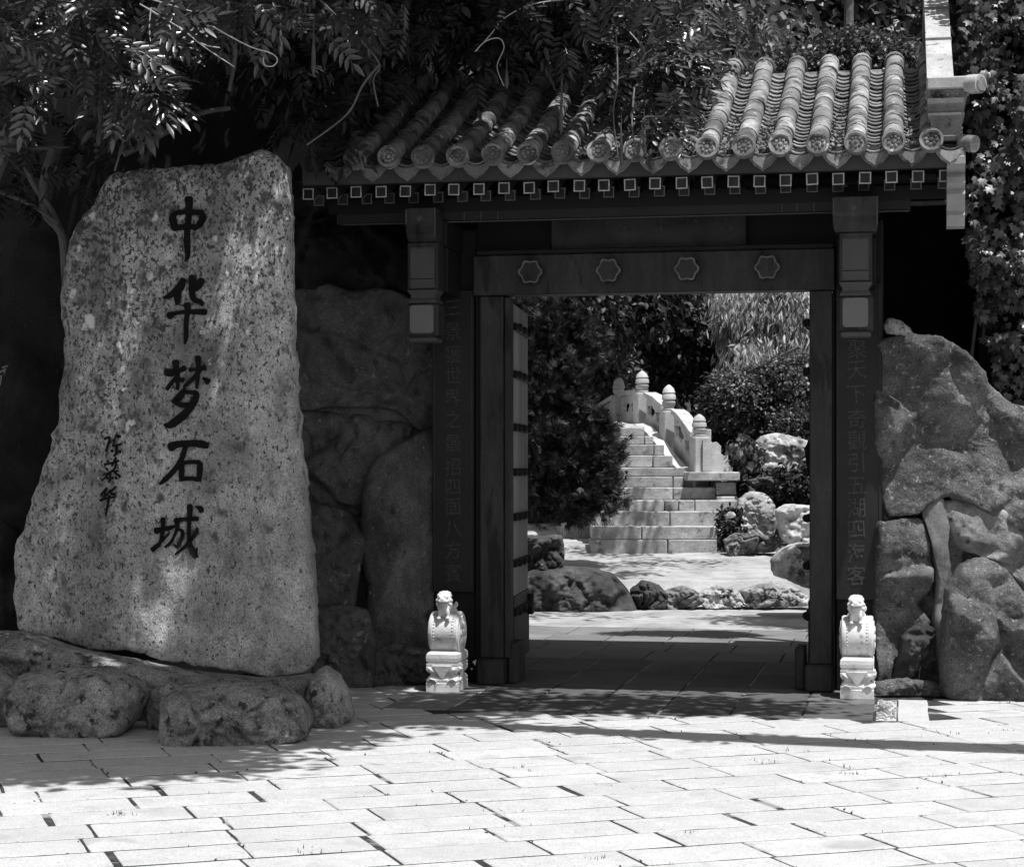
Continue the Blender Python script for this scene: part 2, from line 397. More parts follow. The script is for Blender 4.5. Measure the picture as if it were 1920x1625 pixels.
# each flagstone of the forecourt, running bond turned 30 degrees to the gate
A = math.radians(30); U = Vector((math.cos(A), math.sin(A), 0)); Vv = Vector((-math.sin(A), math.cos(A), 0))
def poly_slab(pts, z0, z1, ch=.009, seed=0):
    """slab with slightly wavy edges and a chamfer"""
    r_ = random.Random(seed); P = []
    n = len(pts)
    for i in range(n):
        a, b = pts[i], pts[(i+1) % n]; m = 4 if (b - a).length > .4 else 2
        for k in range(m):
            t = k / m; q = a.lerp(b, t)
            if k: q = q + Vector((r_.uniform(-.005, .005), r_.uniform(-.005, .005), 0))
            P.append(q)
    c = sum(P, Vector()) / len(P); N_ = len(P)
    V = [Vector((p.x, p.y, z0)) for p in P] + [Vector((p.x, p.y, z1 - .003)) for p in P]
    tilt = (r_.uniform(-.002, .002), r_.uniform(-.002, .002)); dz = r_.uniform(-.0006, .001)
    for p in P:
        q = c + (p - c) * (1 - ch / max((p - c).length, .05)); V.append(Vector((q.x, q.y, z1 + dz + tilt[0]*(q.x-c.x) + tilt[1]*(q.y-c.y))))
    Fs = []
    for a in range(2):
        for i in range(N_): j = (i+1) % N_; Fs.append((a*N_+i, a*N_+j, (a+1)*N_+j, (a+1)*N_+i))
    Fs.append(tuple(2*N_ + i for i in range(N_)))
    return V, Fs
cand = []
SL, SW = .60, .325
for row in range(-14, 50):
    offx = rnd.uniform(0, 1) * SL * .2 + (row % 2) * SL * .5
    x = -14 * SL + offx
    while x < 22 * SL:
        ln = SL * rnd.uniform(.86, 1.14)
        gx = rnd.uniform(.008, .018) if rnd.random() > .15 else rnd.uniform(.025, .04); gy = rnd.uniform(.008, .016)
        a0 = U * (x + gx) + Vv * (row * SW + gy); a1 = U * (x + ln) + Vv * (row * SW + gy + rnd.uniform(-.003, .003))
        a2 = U * (x + ln) + Vv * ((row+1) * SW - gy); a3 = U * (x + gx) + Vv * ((row+1) * SW - gy)
        c = (a0 + a2) / 2; x += ln
        if c.y < 3 or c.y > 14.0: continue
        lim = 12.42 if -3.05 < c.x < .0 else 13.75
        if max(p.y for p in (a0, a1, a2, a3)) > lim + .25: continue
        zc = -c.x * SA + c.y * CA; xc = c.x * CA + c.y * SA
        px = CX + F * xc / zc; py = HY + F * EYE / zc
        cand.append((max(0, -px, px - 1920) + max(0, py - 1625) * .6 + zc * .01, (a0, a1, a2, a3), c))
cand.sort(key=lambda t: t[0])
rest = MB()
for i, (s_, pts, c) in enumerate(cand):
    V, Fs = poly_slab(pts, -.03, 0.0, seed=i)
    if i < 290:
        link_mesh('paving_slab', mesh_py('paving_slab', V, Fs), forecourt, None, M_slab)
    elif s_ < 2500: rest.add(V, Fs)
o = rest.obj('paving_slabs_beyond', M_slab, forecourt); o['kind'] = 'stuff'
# gate passage: dark slabs with pale joints, then grey slabs, then rough paving
ps = MB(); ps.box((-3.35, 12.40, -.05), (-.16, 16.0, -.006))
passage = struct('gate_passage', ps, M_mortar)
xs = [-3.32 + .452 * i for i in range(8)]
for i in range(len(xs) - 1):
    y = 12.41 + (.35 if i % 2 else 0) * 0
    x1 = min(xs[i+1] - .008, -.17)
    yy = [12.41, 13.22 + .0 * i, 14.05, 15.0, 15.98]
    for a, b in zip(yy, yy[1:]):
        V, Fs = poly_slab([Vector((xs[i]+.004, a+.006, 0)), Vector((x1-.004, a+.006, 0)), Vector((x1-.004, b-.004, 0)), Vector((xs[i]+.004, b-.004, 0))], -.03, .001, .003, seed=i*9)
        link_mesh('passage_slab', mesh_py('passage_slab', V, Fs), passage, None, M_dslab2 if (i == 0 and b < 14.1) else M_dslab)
pe = MB().box((-.155, 12.42, -.03), (-.03, 13.5, -.002)); o = pe.obj('pebble_strip', M_slab, passage)
pb = MB()
for k in range(90):
    x, y = rnd.uniform(-.148, -.037), rnd.uniform(12.44, 13.48); r = rnd.uniform(.006, .013)
    pb.lathe([(r*.6, -.002), (r, .003), (r*.8, .008), (r*.3, .011)], (x, y, -.001), 6)
o = pb.obj('pebbles', M_stepstone, passage); o['kind'] = 'stuff'
sl = MB(); V, Fs = poly_slab([Vector(p) for p in ((-.02,12.42,0),(.17,12.42,0),(.17,13.55,0),(-.02,13.55,0))], -.03, .0, seed=4); sl.add(V, Fs); sl.obj('paving_slab', M_slab, passage)
ys = [16.02, 16.75, 17.5, 18.3, 19.2]
yd = MB(); yd.box((-9, 16.01, -.03), (6, 30, -.010)); yard = struct('inner_yard', yd, M_soil)
for j in range(4):
    for i in range(14):
        x0 = -6.0 + .56 * i + (.1 if j % 2 else 0)
        V, Fs = poly_slab([Vector((x0+.004, ys[j]+.005, 0)), Vector((x0+.552, ys[j]+.005, 0)), Vector((x0+.552, ys[j+1]-.005, 0)), Vector((x0+.004, ys[j+1]-.005, 0))], -.02, .0, .004, seed=i*31+j)
        link_mesh('yard_slab', mesh_py('yard_slab', V, Fs), yard, None, M_dslab2)
rp = MB()
nx, ny = 60, 24
for j in range(ny + 1):
    for i in range(nx + 1):
        x = -9 + 15 * i / nx; y = 19.21 + 4.0 * j / ny
        rp.v.append(Vector((x, y, .0 + .012 * noise.fractal(Vector((x * 1.2, y * 1.2, 0)), 1, 2, 4))))
for j in range(ny):
    for i in range(nx): a = j*(nx+1)+i; rp.f.append((a, a+1, a+nx+2, a+nx+1))
o = rp.obj('rough_yard_paving', M_path, None, True); o['kind'] = 'structure'
# raised terrace up to the stair foot
tr = MB(); nx, ny = 70, 40
for j in range(ny + 1):
    for i in range(nx + 1):
        x = -11 + 17 * i / nx; y = 22.6 + 12.0 * j / ny
        z = .24 + (y - 22.6) * .055 + .02 * noise.fractal(Vector((x * 1.1, y * 1.1, 3)), 1, 2, 4)
        if y > 27.5: z = .24 + 4.9 * .055 + (y - 27.5) * .01 + .02 * noise.noise(Vector((x, y, 0)))
        if j == 0: z = -.1
        tr.v.append(Vector((x, y, z)))
for j in range(ny):
    for i in range(nx): a = j*(nx+1)+i; tr.f.append((a, a+1, a+nx+2, a+nx+1))
o = tr.obj('garden_terrace', M_path, None, True); o['kind'] = 'structure'

# ================================================================== GATE
XC = -1.785
gate = thing('gateway', 'dark timber gateway with tiled roof, couplet boards and hanging posts over the paved passage', 'gate', (XC, 14.0, 0))
def part(mb, name, m, smooth=False, parent=None): return mb.obj(name, m, parent or gate, smooth)
for x0, x1 in ((-3.35, -3.03), (-.455, -.125)):
    part(MB().bevbox((x0, 14.02, 0), (x1, 14.40, 3.3), .012), 'column', M_paint2)
for x0, x1, e in ((-2.985, -2.815, 1), (-.630, -.475, -1)):
    j = part(MB().bevbox((x0, 13.93, .19), (x1, 14.12, 2.80), .008), 'door_jamb', M_paint)
    if e == 1: part(MB().bevbox((x1 + .002, 13.97, .19), (x1 + .045, 14.10, 2.795), .006), 'jamb_trim', M_panel if 0 else M_paint, parent=j)
for (x0, x1, xa, xb) in ((-3.03, -2.985, -3.03, -2.985), (-.475, -.455, -.475, -.455)):
    part(MB().box((x0 + .003, 13.99, 0), (x1 - .003, 14.15, 3.08)), 'jamb_filler', M_paint2)
def pedestal(x0, x1, xi0, xi1):
    o = MB().bevbox((x0, 13.86, 0), (x1, 14.14, .19), .015); part(o, 'jamb_base_stone', M_paint)
    part(MB().bevbox((xi0, 14.0, 0), (xi1, 14.3, .30), .012), 'pivot_stone', M_paint)
pedestal(-3.0, -2.80, -2.795, -2.72); pedestal(-.66, -.462, -.735, -.665)
lint = part(MB().bevbox((-3.03, 13.90, 2.803), (-.455, 14.10, 3.09), .008), 'lintel', M_paint)
part(MB().bevbox((-3.0, 13.885, 3.092), (-.46, 14.10, 3.125), .006), 'lintel_cap', M_paint2)
for x in (-2.59, -2.03, -1.475, -.915):      # four hexagonal lobed door pins
    def lobed(r, y, n=36):
        return [Vector((x + r * (1 + .10 * math.cos(6 * t) ) * math.cos(t), y, 2.955 + r * (1 + .10 * math.cos(6 * t)) * math.sin(t))) for t in [2 * math.pi * k / n for k in range(n)]]
    p = part(MB().prism(lobed(.082, 13.80), (0, .11, 0)), 'door_pin', M_panel if 0 else M_paint)
    a, b = lobed(.082, 13.797), lobed(.069, 13.797); n = len(a); mb = MB()
    mb.add(a + b + [q + Vector((0, .006, 0)) for q in a], [(i, (i+1) % n, n + (i+1) % n, n + i) for i in range(n)] + [(i, 2*n+i, 2*n+(i+1) % n, (i+1) % n) for i in range(n)])
    part(mb, 'painted_rim', M_dimline if 0 else mat('pin_rim_paint', .08, .17, 14, .7, .2, 0), parent=p)
# name board above the lintel, hung between the posts, with the lower strokes of its characters
board = part(MB().bevbox((-2.47, 13.98, 3.127), (-1.075, 14.03, 3.60), .006), 'name_board', mat('name_board_paint', .035, .06, 4, .7, .2, .2, 40, big=.4, bigscale=2.5))
part(MB().box((-3.03, 14.06, 3.127), (-.455, 14.10, 3.75)), 'upper_panel', M_paint2)
# eave beam and purlins
part(MB().bevbox((-3.95, 13.56, 3.295), (.06, 13.66, 3.46), .008), 'eave_beam', mat('eave_beam_paint', .020, .028, 3, .6, .2, .1))
part(MB().bevbox((-4.0, 13.54, 3.365), (.33, 13.545, 3.46), .001), 'beam_face_board', M_paint2)
for x in (-3.02, -2.90, -2.78, -.80, -.70, -.585):
    part(MB().box((x, 13.552, 3.30), (x + .006, 13.559, 3.363)), 'painted_line', M_dimline)
part(MB().box((-3.90, 13.551, 3.289), (.05, 13.57, 3.2945)), 'painted_line', M_dimline)
part(MB().bevbox((.05, 13.58, 3.335), (.36, 13.66, 3.36), .004), 'beam_end', M_paint)
part(MB().tube([(-4.0, 13.85, 3.60), (.33, 13.85, 3.60)], .08, 10), 'purlin', M_paint2)
part(MB().tube([(-4.0, 15.0, 4.25), (.33, 15.0, 4.25)], .09, 10), 'ridge_purlin', M_paint2)
part(MB().tube([(-4.0, 16.3, 3.6), (.33, 16.3, 3.6)], .08, 10), 'purlin', M_paint2)
for x in (-3.19, -.29):
    part(MB().bevbox((x - .09, 14.4, 0), (x + .09, 14.62, 4.1), .01), 'rear_post', M_paint2)
    part(MB().bevbox((x - .06, 13.5, 3.12), (x + .06, 16.5, 3.30), .01), 'cross_beam', M_paint2)
# hanging posts in front
def hanging_post(x, wide):
    hp = part(MB().bevbox((x - .108, 13.36, 2.80), (x + .108, 13.55, 3.13), .006), 'hanging_post', M_paint)
    P = lambda mb, n, m: part(mb, n, m, parent=hp)
    P(MB().box((x - .086, 13.352, 2.88), (x + .086, 13.358, 3.085)), 'post_panel', M_panel)
    P(MB().box((x - .086, 13.350, 3.087), (x + .086, 13.358, 3.093)), 'paint_line', M_dimline)
    P(MB().box((x - .086, 13.352, 2.812), (x + .086, 13.358, 2.872)), 'post_panel', M_panel)
    prof = [(.108, 2.798), (.100, 2.785), (.086, 2.765), (.086, 2.745), (.100, 2.725), (.104, 2.708)]
    mb = MB()
    for (w0, z0), (w1, z1) in zip(prof, prof[1:]):
        mb.add([(x-w0,13.45-w0,z0),(x+w0,13.45-w0,z0),(x+w0,13.45+w0*.9,z0),(x-w0,13.45+w0*.9,z0),(x-w1,13.45-w1,z1),(x+w1,13.45-w1,z1),(x+w1,13.45+w1*.9,z1),(x-w1,13.45+w1*.9,z1)], [(0,1,5,4),(1,2,6,5),(2,3,7,6),(3,0,4,7)])
    P(mb, 'moulded_neck', M_panel)
    P(MB().bevbox((x - .116, 13.335, 2.475), (x + .116, 13.56, 2.706), .014), 'lantern_block', M_paint)
    r = []
    for cxx, czz, a0 in ((.062, .075, 0), (-.062, .075, 90), (-.062, -.075, 180), (.062, -.075, 270)):
        for k in range(4): an = math.radians(a0 + 30 * k); r.append(Vector((x + cxx + .022 * math.cos(an), 13.331, 2.595 + czz + .022 * math.sin(an))))
    P(MB().prism(r, (0, .006, 0)), 'block_panel', M_pale_panel)
    P(MB().bevbox((x - .100, 13.345, 2.437), (x + .100, 13.55, 2.473), .012), 'block_foot', M_panel)
    # carved cloud corbel
    w2 = wide
    cb = MB()
    prof = [(13.30, 3.36), (13.30, 3.26), (13.32, 3.235), (13.315, 3.20), (13.335, 3.185), (13.335, 3.16), (13.36, 3.135)]
    for (y0, z0), (y1, z1), s0, s1 in zip(prof, prof[1:], (1, 1, .99, .985, .97, .95), (1, .99, .985, .97, .95, .90)):
        cb.add([(x-w2*s0,y0,z0),(x+w2*s0,y0,z0),(x+w2*s1,y1,z1),(x-w2*s1,y1,z1),(x-w2*s0,13.52,z0),(x+w2*s0,13.52,z0),(x+w2*s1,13.52,z1),(x-w2*s1,13.52,z1)], [(0,1,2,3),(0,3,7,4),(1,5,6,2),(3,2,6,7)])
    P(cb, 'corbel_block', M_paint)
    P(MB().box((x + w2 - .012, 13.292, 3.17), (x + w2 - .004, 13.299, 3.36)), 'paint_line', M_dimline)
    P(MB().box((x - w2 + .004, 13.292, 3.25), (x - w2 + .012, 13.299, 3.35)), 'paint_line', M_dimline)
    P(MB().lathe([(.002, -.004), (.02, 0), (.002, .004)], (x - .01, 13.297, 3.29), 8, 'Y'), 'paint_diamond', M_panel)
    return hp
hanging_post(-.30, .15); hanging_post(-3.27, .11)
for x in (-.30, -3.27):
    part(MB().bevbox((x - .13, 13.57, 2.80), (x + .13, 14.0, 3.12), .008), 'post_bracket', M_paint2)

# rafters: upper row and lower row, each end with its painted outline
def rafter(x, y, zc, s, hexa, pm):
    L = 1.6; rise = .42 if not hexa else .46
    h = s / 2
    if hexa: sec = [(-h, -h), (h, -h), (h, h), (0, h), (-h, h * .2)]
    else: sec = [(-h, -h), (h, -h), (h, h), (-h, h)]
    ja, jz, jr = rnd.uniform(-.004, .004), rnd.uniform(-.003, .003), rnd.uniform(-.035, .035)
    x += ja; zc += jz; sec = [(a - b * jr, b + a * jr) for a, b in sec]
    pts = [Vector((x + a, y, zc + b)) for a, b in sec]
    r = part(MB().prism(pts, (0, L, L * rise)), 'rafter', M_paint if not hexa else M_paint)
    n = len(sec); k = .80
    out = [Vector((x + a, y - .003, zc + b)) for a, b in sec]; inn = [Vector((x + a * k, y - .003, zc + b * k)) for a, b in sec]
    mb = MB().add(out + inn, [(i, (i+1) % n, n + (i+1) % n, n + i) for i in range(n)])
    mb.obj('painted_outline', pm, r)
M_hexline = mat('dim_outline_paint', .12, .2, 18, .7, .2, 0)
M_sqline = mat('bright_outline_paint', .30, .62, 22, .7, .2, 0)
i = 0; x = .285
while x > -4.15:
    rafter(x, 13.20, 3.468, .078, False, M_sqline)
    rafter(x - .012, 13.50, 3.462, .074, True if x < -.9 else False, M_hexline)
    x -= .1733; i += 1
part(MB().box((-4.06, 13.10, 3.515), (.33, 13.16, 3.66)), 'fascia_board', M_fascia)
part(MB().box((-4.06, 13.17, 3.512), (.33, 13.20, 3.53)), 'dark_batten', M_paint2)
part(MB().add([(-3.98,13.17,3.64),(.34,13.17,3.64),(.34,15.0,4.40),(-3.98,15.0,4.40),(-3.98,13.17,3.60),(.34,13.17,3.60),(.34,15.0,4.36),(-3.98,15.0,4.36)], [(0,1,2,3),(7,6,5,4),(0,3,7,4),(1,5,6,2),(0,4,5,1),(2,6,7,3)]), 'roof_boarding', M_paint2)
part(MB().add([(-3.98,15.0,4.40),(.34,15.0,4.40),(.34,16.9,3.66),(-3.98,16.9,3.66),(-3.98,15.0,4.36),(.34,15.0,4.36),(.34,16.9,3.60),(-3.98,16.9,3.60)], [(0,1,2,3),(7,6,5,4),(0,3,7,4),(1,5,6,2),(0,4,5,1),(2,6,7,3)]), 'rear_roof_slope', M_pan)

# ---- roof tiles
ROWX = [.19 - .2405 * k for k in range(17)]
def roofp(t):                                  # t 0 at the eave .. 1 at the crest; barrel axis
    y = 13.0 + 2.0 * t; z = 3.665 + .80 * t + .12 * t * t * (1 if t < 1 else 1)
    return y, z
def half_tube_mesh(L, r, n=9, th=.014):
    V = []; Fs = []
    st = [(0, r * 1.03), (.018, r * 1.035), (.022, r), (L * .5, r * .985), (L + .02, r * .95)]
    for y, rr in st:
        for k in range(n):
            a = math.pi * (k / (n - 1)) * 1.16 - math.pi * .08
            V.append((rr * math.cos(a), y, rr * math.sin(a)))
    for i in range(len(st) - 1):
        for k in range(n - 1): Fs.append((i*n+k, i*n+k+1, (i+1)*n+k+1, (i+1)*n+k))
    b = len(V)
    for k in range(n):
        a = math.pi * (k / (n - 1)) * 1.16 - math.pi * .08; V.append(((r - th) * math.cos(a), 0, (r - th) * math.sin(a)))
    for k in range(n - 1): Fs.append((k+1, k, b+k, b+k+1))
    me = mesh_py('barrel_tile', V, Fs, True); me.materials.append(M_tile)
    try: me.set_sharp_from_angle(angle=math.radians(50))
    except Exception: pass
    return me
NSEG = 8; RB = .070
bt_me = half_tube_mesh(2.19 / NSEG, RB)
def pan_mesh():
    V = []; Fs = []; n = 7; hw = .088
    for y, dz in ((0, 0), (0, -.010), (.15, -.010)):
        for k in range(n):
            u = -1 + 2 * k / (n - 1); V.append((u * hw, y, -.045 + .045 * u * u + dz))
    V2 = [V[k] for k in range(n)]
    Fs = []
    for k in range(n - 1):
        Fs.append((k+1, k, n+k, n+k+1)); 
    b = len(V)
    for k in range(n):
        u = -1 + 2 * k / (n - 1); V.append((u * hw, .15, -.045 + .045 * u * u - .001))
    for k in range(n - 1): Fs.append((k, k+1, b+k+1, b+k))
    me = mesh_py('pan_tile', V, Fs, True); me.materials.append(M_pan)
    try: me.set_sharp_from_angle(angle=math.radians(50))
    except Exception: pass
    return me
pan_me = pan_mesh()
# eave disc with raised rim and rosette
dm = MB(); dm.lathe([(RB * 1.08, -.012), (RB * 1.10, 0), (RB * 1.10, .03)], (0, 0, 0), 24, 'Y')
disc_me = dm.mesh('eave_disc', True); disc_me.materials.append(M_tile)
dr = MB(); n = 24
ro = [Vector((RB * 1.1 * math.cos(a), -.022, RB * 1.1 * math.sin(a))) for a in [2*math.pi*k/n for k in range(n)]]
ri = [Vector((RB * .86 * math.cos(a), -.022, RB * .86 * math.sin(a))) for a in [2*math.pi*k/n for k in range(n)]]
dr.add(ro + ri + [v + Vector((0, .012, 0)) for v in ro] + [v + Vector((0, .011, 0)) for v in ri],
       [(i, (i+1) % n, n+(i+1) % n, n+i) for i in range(n)] + [((i+1) % n, i, 2*n+i, 2*n+(i+1) % n) for i in range(n)] + [(n+i, n+(i+1) % n, 3*n+(i+1) % n, 3*n+i) for i in range(n)])
for k in range(8):
    a = 2 * math.pi * k / 8; r = RB * .48
    dr.lathe([(.013, -.013), (.010, -.019), (.003, -.022)], (r * math.cos(a), 0, r * math.sin(a)), 6, 'Y')
dr.lathe([(.016, -.013), (.012, -.021), (.003, -.024)], (0, 0, 0), 8, 'Y')
rel_me = dr.mesh('raised_rosette', True); rel_me.materials.append(M_tile)
# pointed drip tile
dpm = MB(); n = 13; top = []; bot = []
for k in range(n):
    u = -1 + 2 * k / (n - 1); top.append(Vector((u * .106, 0, -.03 + .045 * u * u)))
    lob = .010 * abs(math.cos(u * math.pi * 2.0))
    bot.append(Vector((u * .106, 0, -.030 + .045 * u * u - (.030 + .056 * (1 - abs(u)) ** .9 + lob) * min(1, (1.02 - abs(u)) * 6))))
dpm.add(top + bot + [v + Vector((0, .014, 0)) for v in top + bot], [(k, k+1, n+k+1, n+k) for k in range(n-1)] + [(2*n+k+1, 2*n+k, 3*n+k, 3*n+k+1) for k in range(n-1)] + [(k+1, k, 2*n+k, 2*n+k+1) for k in range(n-1)] + [(n+k, n+k+1, 3*n+k+1, 3*n+k) for k in range(n-1)])
bz = [Vector((v.x * .8, -.006, v.z * .8 - .014)) for v in top]; b2 = [Vector((v.x * .8, -.006, v.z * .82 - .008)) for v in bot]
dpm.add(bz + b2, [(k, k+1, n+k+1, n+k) for k in range(n-1)])
drip_me = dpm.mesh('drip_tile', True); drip_me.materials.append(M_pan)

def frame_at(x, t, t2, lift=0.0, roll=0.0):
    y0, z0 = roofp(t); y1, z1 = roofp(t2); d = Vector((0, y1 - y0, z1 - z0)).normalized(); up = Vector((1, 0, 0)).cross(d)
    m = Matrix((( 1, d.x, up.x, x), (0, d.y, up.y, y0), (0, d.z, up.z, z0), (0, 0, 0, 1)))
    return Matrix.Translation(up * lift) @ m @ Matrix.Rotation(roll, 4, 'Y')
for ri_, x in enumerate(ROWX):
    lift_row = rnd.uniform(-.004, .004)
    for s in range(NSEG):
        m = frame_at(x + rnd.uniform(-.004, .004), s / NSEG, (s + 1) / NSEG, lift_row + rnd.uniform(-.002, .003), rnd.uniform(-.05, .05))
        o = link_mesh('barrel_tile', bt_me, gate, m)
    # crest tile: rounded over the top
    y0, z0 = roofp(1.0); cr = MB()
    pts = [Vector((x, y0 - .03, z0 - .012)), Vector((x, y0 + .06, z0 + .02)), Vector((x, y0 + .15, z0 + .018)), Vector((x, y0 + .25, z0 - .03)), Vector((x, y0 + .34, z0 - .12))]
    cr.tube(pts, [RB * 1.05, RB * 1.07, RB * 1.07, RB * 1.03, RB], 12)
    cr.obj('crest_tile', M_tile, gate, True)
    m = frame_at(x, 0, 1 / NSEG, lift_row, 0)
    dd = Matrix.Translation((x + rnd.uniform(-.003, .003), 12.992, 3.668 + lift_row)) @ Matrix.Rotation(math.radians(-14), 4, 'X') @ Matrix.Rotation(rnd.uniform(0, 6), 4, 'Y')
    e = link_mesh('eave_disc', disc_me, gate, dd); link_mesh('raised_rosette', rel_me, e, dd)
pans = []
cols = [x + .12 for x in ROWX] + [ROWX[-1] - .12]
extra = MB(); cnt = 0
for ci, x in enumerate(cols):
    NP = 23
    for s in range(NP):
        m = frame_at(x + rnd.uniform(-.003, .003), s / NP + .004, (s + 1) / NP + .004, -.012 + rnd.uniform(-.003, .004), rnd.uniform(-.03, .03)) @ Matrix.Rotation(math.radians(-9), 4, 'X')
        if 0 < ci < 14 and cnt < 299:
            link_mesh('pan_tile', pan_me, gate, m); cnt += 1
        else:
            b = len(extra.v); extra.v += [m @ v.co for v in pan_me.vertices]; extra.f += [tuple(i + b for i in p.vertices) for p in pan_me.polygons]
    y, z = roofp(0)
    link_mesh('drip_tile', drip_me, gate, Matrix.Translation((x, 13.02 + rnd.uniform(-.006, .006), z - .035)) @ Matrix.Rotation(rnd.uniform(-.05, .05), 4, 'Y') @ Matrix.Rotation(math.radians(-10), 4, 'X'))
o = extra.obj('pan_tiles_under_vines', M_pan, gate); o['kind'] = 'stuff'
rt = MB(); y, z = roofp(1)
part(MB().tube([(-3.98, y + .10, z - .07), (.33, y + .10, z - .07)], .045, 8), 'ridge_course', M_tile, True)

# ---- gable coping with rolled end, both ends of the roof
def gable(x0, x1, sgn, M_ridge=M_ridge, M_carve=M_carve, M_tile=M_tile):
    """coping that climbs the roof end; sgn +1 turns its foot to the right"""
    p = [(13.14, 4.00), (13.14, 4.08), (14.9, 5.06), (15.6, 5.25), (16.6, 4.75), (16.6, 4.6), (15.6, 5.05), (14.9, 4.90)]
    cap = MB().prism([Vector((x0, a, b)) for a, b in p], (x1 - x0, 0, 0)); g1 = part(cap, 'gable_coping', M_ridge)
    q = [(13.20, 3.99), (14.9, 4.89), (15.6, 5.04), (15.6, 4.5), (14.9, 4.40), (13.3, 3.70)]
    part(MB().prism([Vector((x0 + .02, a, b)) for a, b in q], (x1 - x0 - .04, 0, 0)), 'gable_wall', M_carve)
    for k, (dz0, dz1, pr) in enumerate(((-.10, -.06, .012), (-.19, -.16, .010), (-.25, -.22, .008))):
        q = [(13.18, 4.0 + dz0), (14.9, 4.90 + dz0), (14.9, 4.90 + dz1), (13.18, 4.0 + dz1)]
        part(MB().prism([Vector((x0 + .02 - pr if sgn > 0 else x1 - .02, a, b)) for a, b in q], (pr, 0, 0)), 'gable_moulding', M_ridge)
    xa, xb = (x0 - .005, x1 + .10) if sgn > 0 else (x0 - .10, x1 + .005)
    part(MB().bevbox((xa, 13.00, 4.00), (xb, 13.135, 4.078), .008), 'foot_slab', M_ridge)
    for yy, hh in ((13.9, 4.512), (14.55, 4.874)):
        part(MB().bevbox((x0 - .004, yy, hh - .03), (x1 + .004, yy + .012, hh + .012), .003), 'coping_joint', M_carve)
    xr = xb + .03 * sgn
    part(MB().tube([(xr - .04 * sgn, 13.05, 4.03), (xr + .035 * sgn, 12.99, 4.02)], .062, 16), 'rolled_end', M_ridge, True)
    e = part(MB().lathe([(.047, -.004), (.044, .006), (.01, .010)], (0, 0, 0), 14, 'X'), 'rolled_end_disc', M_carve, True)
    e.matrix_basis = Matrix.Translation((xr + .037 * sgn, 12.988, 4.02)) @ Matrix.Rotation(math.atan2(-.06, .075 * sgn), 4, 'Z')
    # carved frieze of small leaves under the slab
    fr = MB().box((xa - .01, 13.03, 3.94), (xb - .02, 13.14, 3.998))
    for k in range(9):
        xx = xa + .01 + (xb - xa - .03) * k / 8
        fr.lathe([(.016, .0), (.013, -.010), (.004, -.016)], (xx, 13.03, 3.965 + .008 * (k % 2)), 7, 'Y')
    part(fr, 'carved_frieze', M_carve)
    # concave corbel
    cm = MB(); n = 9; prof = [(12.995, 3.938), (12.998, 3.905), (13.03, 3.885), (13.03, 3.86), (13.01, 3.845), (13.01, 3.83), (13.045, 3.81), (13.05, 3.73), (13.035, 3.70), (13.06, 3.675)]
    ws = [.0, .0, .01, .012, .006, .006, .02, .026, .03, .04]
    pts0 = [Vector((x0 + w_ , a, b)) for (a, b), w_ in zip(prof, ws)]; pts1 = [Vector((x1 + .07 - w_, a, b)) for (a, b), w_ in zip(prof, ws)]
    k = len(prof); bk0 = [Vector((v.x, 13.3, v.z)) for v in pts0]; bk1 = [Vector((v.x, 13.3, v.z)) for v in pts1]
    cm.add(pts0 + pts1 + bk0 + bk1, [(i, i+1, k+i+1, k+i) for i in range(k-1)] + [(k+i, k+i+1, 3*k+i+1, 3*k+i) for i in range(k-1)] + [(i+1, i, 2*k+i, 2*k+i+1) for i in range(k-1)] + [(k-1, 2*k-1, 4*k-1, 3*k-1)])
    c = part(cm, 'carved_corbel', M_carve)
    MB().tube([(x0 + .03, 13.042, 3.815), (x0 + .11, 13.042, 3.815), (x0 + .145, 13.042, 3.795), (x0 + .14, 13.042, 3.765), (x0 + .115, 13.042, 3.762)], [.008, .009, .009, .008, .004], 6).obj('scroll_relief', M_carve, c, True)
    # lower curl disc and bracket
    part(MB().tube([(x1 + .05 * sgn, 13.08, 3.66), (x1 + .13 * sgn, 13.02, 3.64)], .055, 14), 'side_roll_tile', M_tile, True)
    xb0, xb1 = (.29, .405) if sgn > 0 else (-4.13, -4.02)
    pr = [(13.02, 3.59), (13.0, 3.56), (13.0, 3.515), (13.05, 3.50), (13.11, 3.47), (13.07, 3.44), (13.055, 3.40), (13.10, 3.365), (13.075, 3.33), (13.09, 3.27), (13.14, 3.225), (13.125, 3.20), (13.15, 3.13), (13.30, 3.13), (13.30, 3.59)]
    if sgn > 0: part(MB().prism([Vector((xb0, a, b)) for a, b in pr], (xb1 - xb0, 0, 0)), 'scroll_bracket', M_marble if 0 else mat('pale_scroll_paint', .26, .34, 6, .7, .3, .2, 40), False)
gable(.165, .335, 1); gable(-4.03, -3.87, -1, M_rockk, M_rockk, M_rockk)  # left end in near-black: its shade is put into the colour

